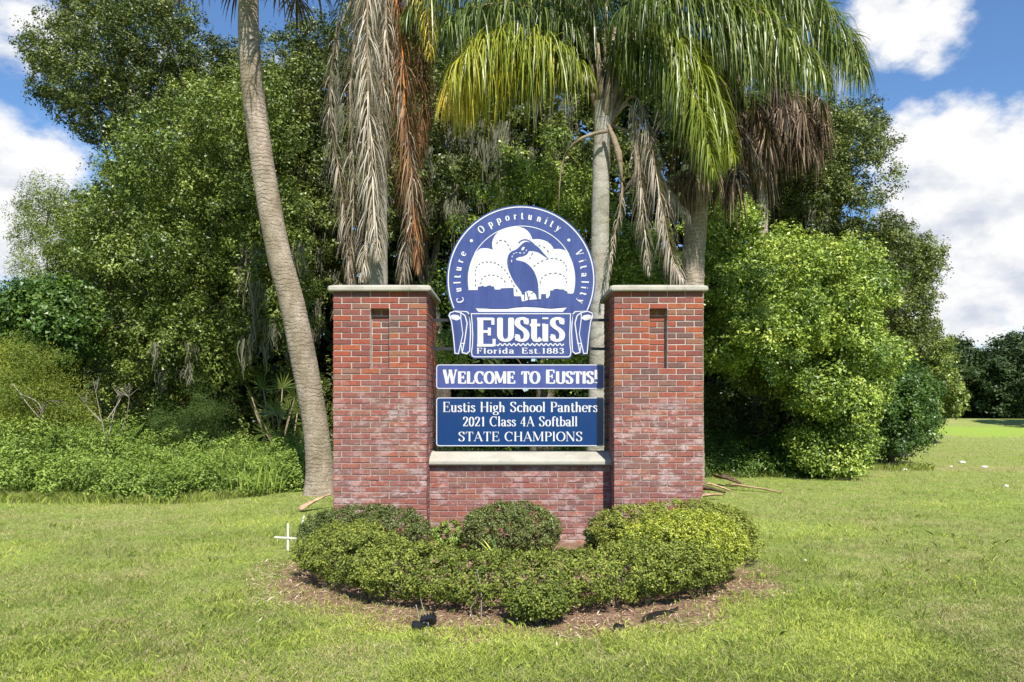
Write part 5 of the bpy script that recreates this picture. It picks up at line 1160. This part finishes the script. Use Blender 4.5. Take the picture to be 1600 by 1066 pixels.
def lawn():
    n = 580000; u = rng.uniform(1 / 46, 1 / 3.9, n); D = 1 / u; px = rng.uniform(-330, 1930, n); X = (px - CX) * D / F; Y = D
    keep = np.ones(n, bool); r = bedr(X, Y); keep &= (r > 1.0) | (rng.random(n) < np.clip((r - .72) * 1.2, 0.03, .5))
    keep &= ~((X > XL0) & (X < XR1) & (Y > 9.1) & (Y < 10.2))
    keep &= ~((D > 14.6) & (px < 495)) & ~((D > 18) & (px < 1290)) & ~((D > 21) & (px < 1390) )
    thin = vnoise(X * 1.4 + 3, Y * 1.4, 21) * .6 + vnoise(X * 5, Y * 5, 22) * .4; keep &= rng.random(n) < np.clip(.35 + (1 - thin) * 1.1, .3, 1)
    X, Y, D, px = X[keep], Y[keep], D[keep], px[keep]; n = len(X)
    patch = vnoise(X * .55, Y * .55, 1) * .5 + vnoise(X * 1.9, Y * 1.9, 2) * .3 + vnoise(X * 6, Y * 6, 4) * .2
    tuft = vnoise(X * 3.1 + 40, Y * 3.1, 6)
    H = (.018 + .030 * tuft ** 1.5) * rng.uniform(.6, 1.5, n) * (1 + .012 * D); W = rng.uniform(.003, .006, n) * (1 + .10 * np.maximum(D - 6, 0)); lean = rng.uniform(.2, 1.9, n)
    dryp = np.clip((patch - .53) * 5, 0, 1) * .6 + .10 + np.where(D > 11, .10, 0) + np.where((D > 18) & (D < 23), .3, 0)
    tone = np.where(rng.random(n) < dryp, rng.uniform(0, .32, n), np.clip(.36 + .5 * rng.random(n) + (.5 - patch) * .7 + (vnoise(X * .9 + 70, Y * .9, 8) - .5) * .6, .3, 1))
    near = D < 7.5
    for nm, m, sg in (('lawn_grass', near, 1.5), ('lawn_grass', ~near, 1)):
        o = link(nm, ribbons(nm, X[m], Y[m], gz(X[m], Y[m]) - .003, H[m], W[m], lean[m], tone[m], None, sg), M['grass']); o['kind'] = 'stuff'
        o['label'] = 'short coarse lawn grass in front of the sign' if sg == 1.5 else 'lawn grass further back towards the trees'
    # coarser broad-bladed tufts standing above the mown grass
    V = 1500; cx_ = rng.uniform(-160, 1760, V); Dd = 1 / rng.uniform(1 / 16, 1 / 4.0, V); cx2 = (cx_ - CX) * Dd / F; ok = (bedr(cx2, Dd) > 1.0) & ~((Dd > 9) & (Dd < 10.3) & (abs(cx2) < 2.2)) & ~((Dd > 13.5) & (cx_ < 495)) & (vnoise(cx2 * .8, Dd * .8, 31) > .42)
    cx2, Dd = cx2[ok], Dd[ok]; k = 14; X = np.repeat(cx2, k) + rng.normal(size=len(cx2) * k) * .05; Y = np.repeat(Dd, k) + rng.normal(size=len(cx2) * k) * .05; n = len(X)
    o = link('grass_tufts', ribbons('grass_tufts', X, Y, gz(X, Y) - .003, rng.uniform(.035, .08, n), rng.uniform(.005, .009, n), rng.uniform(.3, 1.5, n), rng.uniform(.4, .95, n), None, 2), M['grass']); o['kind'] = 'stuff'; o['label'] = 'coarse taller grass tufts in the lawn'
    # straw and chips in the bed
    n = 30000; X = rng.uniform(-2.9, 3.0, n); Y = rng.uniform(5.2, 10.2, n); r = bedr(X, Y); ok = (r < 1.08) | (rng.random(n) < .05); ok &= ~((X > XL0) & (X < XR1) & (Y > 9.08)); X, Y = X[ok], Y[ok]; n = len(X)
    C = np.stack([X, Y, gz(X, Y) + rng.uniform(.002, .018, n)], 1); N_ = rng.normal(size=(n, 3)) * .3 + np.array([0, 0, 1.0])
    Vv, Q, t = leaves(C, N_, rng.uniform(.02, .08, n), rng.uniform(.003, .012, n), rng.random(n)); o = link('mulch', mesh_np('mulch', Vv, Q, t), M['straw']); o['kind'] = 'stuff'; o['label'] = 'brown straw and chip mulch round the hedge'
    n = 2400; px = rng.uniform(-120, 440, n); D = rng.uniform(14.0, 16.5, n); X = (px - CX) * D / F; zt = .2 + (D - 13.6) / 3.8 * np.where(px < 200, 1.0, .5)
    o = link('tall_weeds', ribbons('tall_weeds', X, D, zt * .5, zt * .5 + rng.uniform(.1, .45, n), rng.uniform(.008, .016, n), rng.uniform(.1, .7, n), rng.uniform(.3, 1, n), None, 2), M['weed']); o['kind'] = 'stuff'; o['label'] = 'thin upright weed stalks standing out of the left tangle'
    # taller grass fringe along the weeds
    n = 9000; px = rng.uniform(-120, 500, n); D = EYE * F / (783 - np.maximum(px - 300, 0) * .12 - CY) + rng.normal(size=n) * .22; X = (px - CX) * D / F
    px2 = rng.uniform(1095, 1460, 4000); D2 = np.where(px2 < 1250, 18.6, 20.5) + rng.normal(size=4000) * .3; X = np.append(X, (px2 - CX) * D2 / F); Y = np.append(D, D2); n = len(X)
    o = link('grass_fringe', ribbons('grass_fringe', X, Y, gz(X, Y), rng.uniform(.04, .2, n), rng.uniform(.006, .012, n), rng.uniform(.2, 1.2, n), rng.uniform(.25, .9, n), None, 2), M['grass']); o['kind'] = 'stuff'; o['label'] = 'unmown grass fringe along the weeds and trees'
lawn()

# ------------------------------------------------------------------ small things
def ground_at(px, py): D = EYE * F / (py - CY); return gx(px, D), D
def cross():
    x, y = ground_at(450, 860); root = empty('white_cross', (x, y, 0), 'small white wooden cross stuck in the lawn left of the hedge', 'cross'); K_ = y / F
    mb = MB(); mb.box(x - .010, x + .010, y - .006, y + .006, -.05, 42 * K_); mb.build('upright', M['white_wood'], root)
    mb = MB(); z = 20 * K_; mb.add(*rot_box((x - .02, y - .012, z), (.25, .008, .017), .06)); mb.build('crossbar', M['white_wood'], root)
def rot_box(c, s, ang, pitch=0, yaw=0):
    Mx = Matrix.Translation(c) @ Matrix.Rotation(yaw, 4, 'Z') @ Matrix.Rotation(ang, 4, 'Y') @ Matrix.Rotation(pitch, 4, 'X'); h = [q / 2 for q in s]
    V = [tuple(Mx @ Vector((a * h[0], b * h[1], d * h[2]))) for a in (-1, 1) for b in (-1, 1) for d in (-1, 1)]
    return V, [(0, 1, 3, 2), (4, 6, 7, 5), (0, 4, 5, 1), (2, 3, 7, 6), (0, 2, 6, 4), (1, 5, 7, 3)]
cross()
def stake():
    x, y = ground_at(472, 832); mb = MB(); mb.add(*rot_box((x, y, .10), (.02, .02, .22), .25)); o = mb.build('wooden_stake', M['white_wood']); tag(o, 'short pale stake leaning against the left side of the hedge', 'stake')
stake()
def boot(px, py, ln, wd, yaw, pitch, label, mat='dry_wood', lift=.04):
    """a dropped palm leaf base: a curved tapering trough"""
    x, y = ground_at(px, py); bm = MB(); n = 9; V = []; Fc = []
    Mx = Matrix.Translation((x, y, lift)) @ Matrix.Rotation(yaw, 4, 'Z') @ Matrix.Rotation(pitch, 4, 'Y')
    for lay in (0, .012):
        for i in range(n):
            t = i / (n - 1); w = wd * (1 - .8 * t ** .7) + .012
            for j in range(5):
                u = (j / 4 - .5) * 2; V.append(tuple(Mx @ Vector(((t - .5) * ln, u * w * .5, (u * u) * w * .22 + .02 * math.sin(t * 3) + lay + random.uniform(-.008, .008)))))
    for i in range(n - 1):
        for j in range(4):
            a = i * 5 + j; Fc.append((a, a + 5, a + 6, a + 1)); b = a + n * 5; Fc.append((b, b + 1, b + 6, b + 5))
        for j in (0, 4): a = i * 5 + j; Fc.append((a, a + 5, a + 5 + n * 5, a + n * 5) if j else (a, a + n * 5, a + 5 + n * 5, a + 5))
    for i in (0, n - 1):
        for j in range(4): a = i * 5 + j; Fc.append((a, a + 1, a + 1 + n * 5, a + n * 5))
    bm.add(V, Fc, True); o = bm.build('palm_husk', M[mat]); tag(o, label, 'dead palm husk', 'fallen palm husks by the pillars')
boot(494, 798, .55, .17, R(48), R(-20), 'tan palm husk leaning by the foot of the left pillar', lift=.12)
boot(1138, 760, .55, .40, R(-50), R(10), 'dark curled palm husk farthest back right of the right pillar', 'dark_wood', .10)
boot(1112, 772, .50, .34, R(-30), R(5), 'brown broken husk nearest the right pillar edge', 'dark_wood')
boot(1122, 766, .60, .12, R(-40), R(12), 'thin tan stalk lying between two dark husks', 'dry_wood')
boot(1178, 768, 1.1, .13, R(-42), R(4), 'long thin pale stalk furthest right among the fallen husks', 'dry_wood')
boot(1110, 781, .42, .30, R(10), R(-6), 'pale split husk lying lowest beside the right pillar', 'dry_wood')
def floodlight():
    x, y = ground_at(664, 985); root = empty('floodlight', (x, y, 0), 'small black ground floodlight on the mulch in front of the hedge', 'light')
    yaw = R(-20); mb = MB(); mb.add(*rot_box((x + .02, y + .03, .06), (.10, .04, .065), R(-18), R(35), yaw)); mb.build('housing', M['black_plastic'], root)
    for i in range(5):
        mb = MB(); mb.add(*rot_box((x + .02 - .04 + i * .02, y + .058, .078 + (2 - i) * -.007), (.005, .025, .055), R(-18), R(35), yaw)); mb.build('cooling_fin', M['black_plastic'], root)
    mb = MB(); mb.add(*rot_box((x - .045, y - .01, .04), (.08, .055, .04), R(12), R(-10), yaw)); mb.build('junction_box', M['black_plastic'], root)
    mb = MB(); mb.tube([(x + .02, y + .02, -.05), (x + .02, y + .02, .06)], .011, 8); mb.tube([(x - .045, y, .03), (x - .01, y + .02, .05), (x + .02, y + .02, .06)], .01, 8); mb.build('bracket', M['black_steel'], root)
floodlight()
def edging(px0, py0, px1, py1, label):
    a = ground_at(px0, py0); b = ground_at(px1, py1); mb = MB(); n = 7; V = []; Fc = []
    for i in range(n):
        t = i / (n - 1); x = a[0] + (b[0] - a[0]) * t; y = a[1] + (b[1] - a[1]) * t + .012 * math.sin(t * 7)
        for (dy, z) in ((0, -.02), (.006, -.02), (.006, .045 + .01 * math.sin(t * 5)), (0, .045 + .01 * math.sin(t * 5))): V.append((x, y + dy, z))
    for i in range(n - 1):
        for j in range(4): Fc.append((i * 4 + j, i * 4 + (j + 1) % 4, i * 4 + 4 + (j + 1) % 4, i * 4 + 4 + j))
    Fc += [(3, 2, 1, 0), tuple(range(4 * n - 4, 4 * n))]; mb.add(V, Fc); o = mb.build('garden_edging', M['black_plastic']); tag(o, label, 'edging', 'black plastic edging strips')
edging(1004, 974, 1060, 956, 'longer black plastic edging strip in the grass right of the bed')
edging(958, 988, 976, 983, 'short black edging scrap poking up left of the longer strip')
for i, (px, py, s, lab) in enumerate(((1414, 735, .14, 'flat white paper scrap nearest the lime-green bush'), (1503, 724, .2, 'largest white litter scrap farthest out on the field'), (1486, 730, .1, 'small white litter scrap left of the largest one'),
                         (1539, 731, .16, 'flattened pale litter right of the largest scrap'), (1573, 760, .09, 'white litter scrap closest to the right edge'), (1257, 876, .05, 'tiny pale scrap in the grass right of the hedge'))):
    x, y = ground_at(px, py); bm = bmesh.new(); bmesh.ops.create_icosphere(bm, subdivisions=2, radius=1)
    for v in bm.verts: v.co = Vector((v.co.x * s * .5, v.co.y * s * .45, v.co.z * s * .22)) * random.uniform(.65, 1.15) + Vector((x, y, s * .12))
    me = bpy.data.meshes.new('litter'); bm.to_mesh(me); bm.free(); o = link('litter', me, M['litter']); tag(o, lab, 'litter', 'scraps of white litter')
def bare_shrub(pts_list, label, D, mat):
    c = at(*pts_list[0][0], D); root = empty('bare_shrub', (c[0], D, 0), label, 'shrub'); mb = MB()
    for P in pts_list:
        q = [at(x, y, D - random.uniform(0, .3)) for x, y in P]; mb.tube(catmull(q, 9), [.014 * (1 - .8 * i / 8) for i in range(9)], 6, False)
        for k in range(5):
            s = q[-2] * .5 + q[-1] * .5; e = s + np.array([random.uniform(-.25, .25), random.uniform(-.2, .1), random.uniform(.1, .35)]); mb.tube([s, e], [.007, .002], 4, False)
    mb.build('branches', M[mat], root)
bare_shrub([[(170, 770), (165, 690), (155, 640), (145, 590)], [(165, 700), (180, 640), (196, 600)], [(172, 760), (185, 690), (200, 640), (202, 600)], [(160, 660), (140, 640), (125, 620)], [(168, 655), (185, 630), (192, 615)]], 'leafless pale-stemmed shrub rising from the left weeds', 15.2, 'twig')
bare_shrub([[(20, 600), (50, 640), (75, 665)], [(30, 615), (60, 630), (70, 660)]], 'dead grey branches sticking out of the yellow-green tree', 15.6, 'twig')
def palmetto(px, py, D, label):
    c = at(px, py, D); c[2] = max(c[2], .1); root = empty('saw_palmetto', (c[0], c[1], 0), label, 'plant', 'saw palmettos under the oaks')
    for k in range(7):
        a = k * .9 + .2; t = c + np.array([math.cos(a) * .5, -.2 - .2 * random.random(), .35 + .3 * math.sin(a)]); fan(root, (c[0], c[1], .05), t, .45, 'fan_green', 22, .15, tone=(.2, .8), spread_deg=110, w=.03)
palmetto(432, 650, 18.2, 'palmetto fan clump highest in the shade behind the leaning palm'); palmetto(452, 690, 17.4, 'palmetto fan clump low in the weeds beside the leaning palm')
# pale bare suckers of the hedge
for P in ([(664, 975), (662, 955), (657, 935)], [(752, 960), (752, 920), (745, 890)], [(738, 970), (735, 950), (752, 925)], [(765, 975), (760, 962)], [(655, 968), (650, 945)]):
    q = [at(x, y, 6.02) for x, y in P]; q[0][2] = 0; mb = MB(); mb.tube(q, [.006, .005, .003][:len(q)], 5, False); mb.build('sucker', M['twig'], HEDGE)
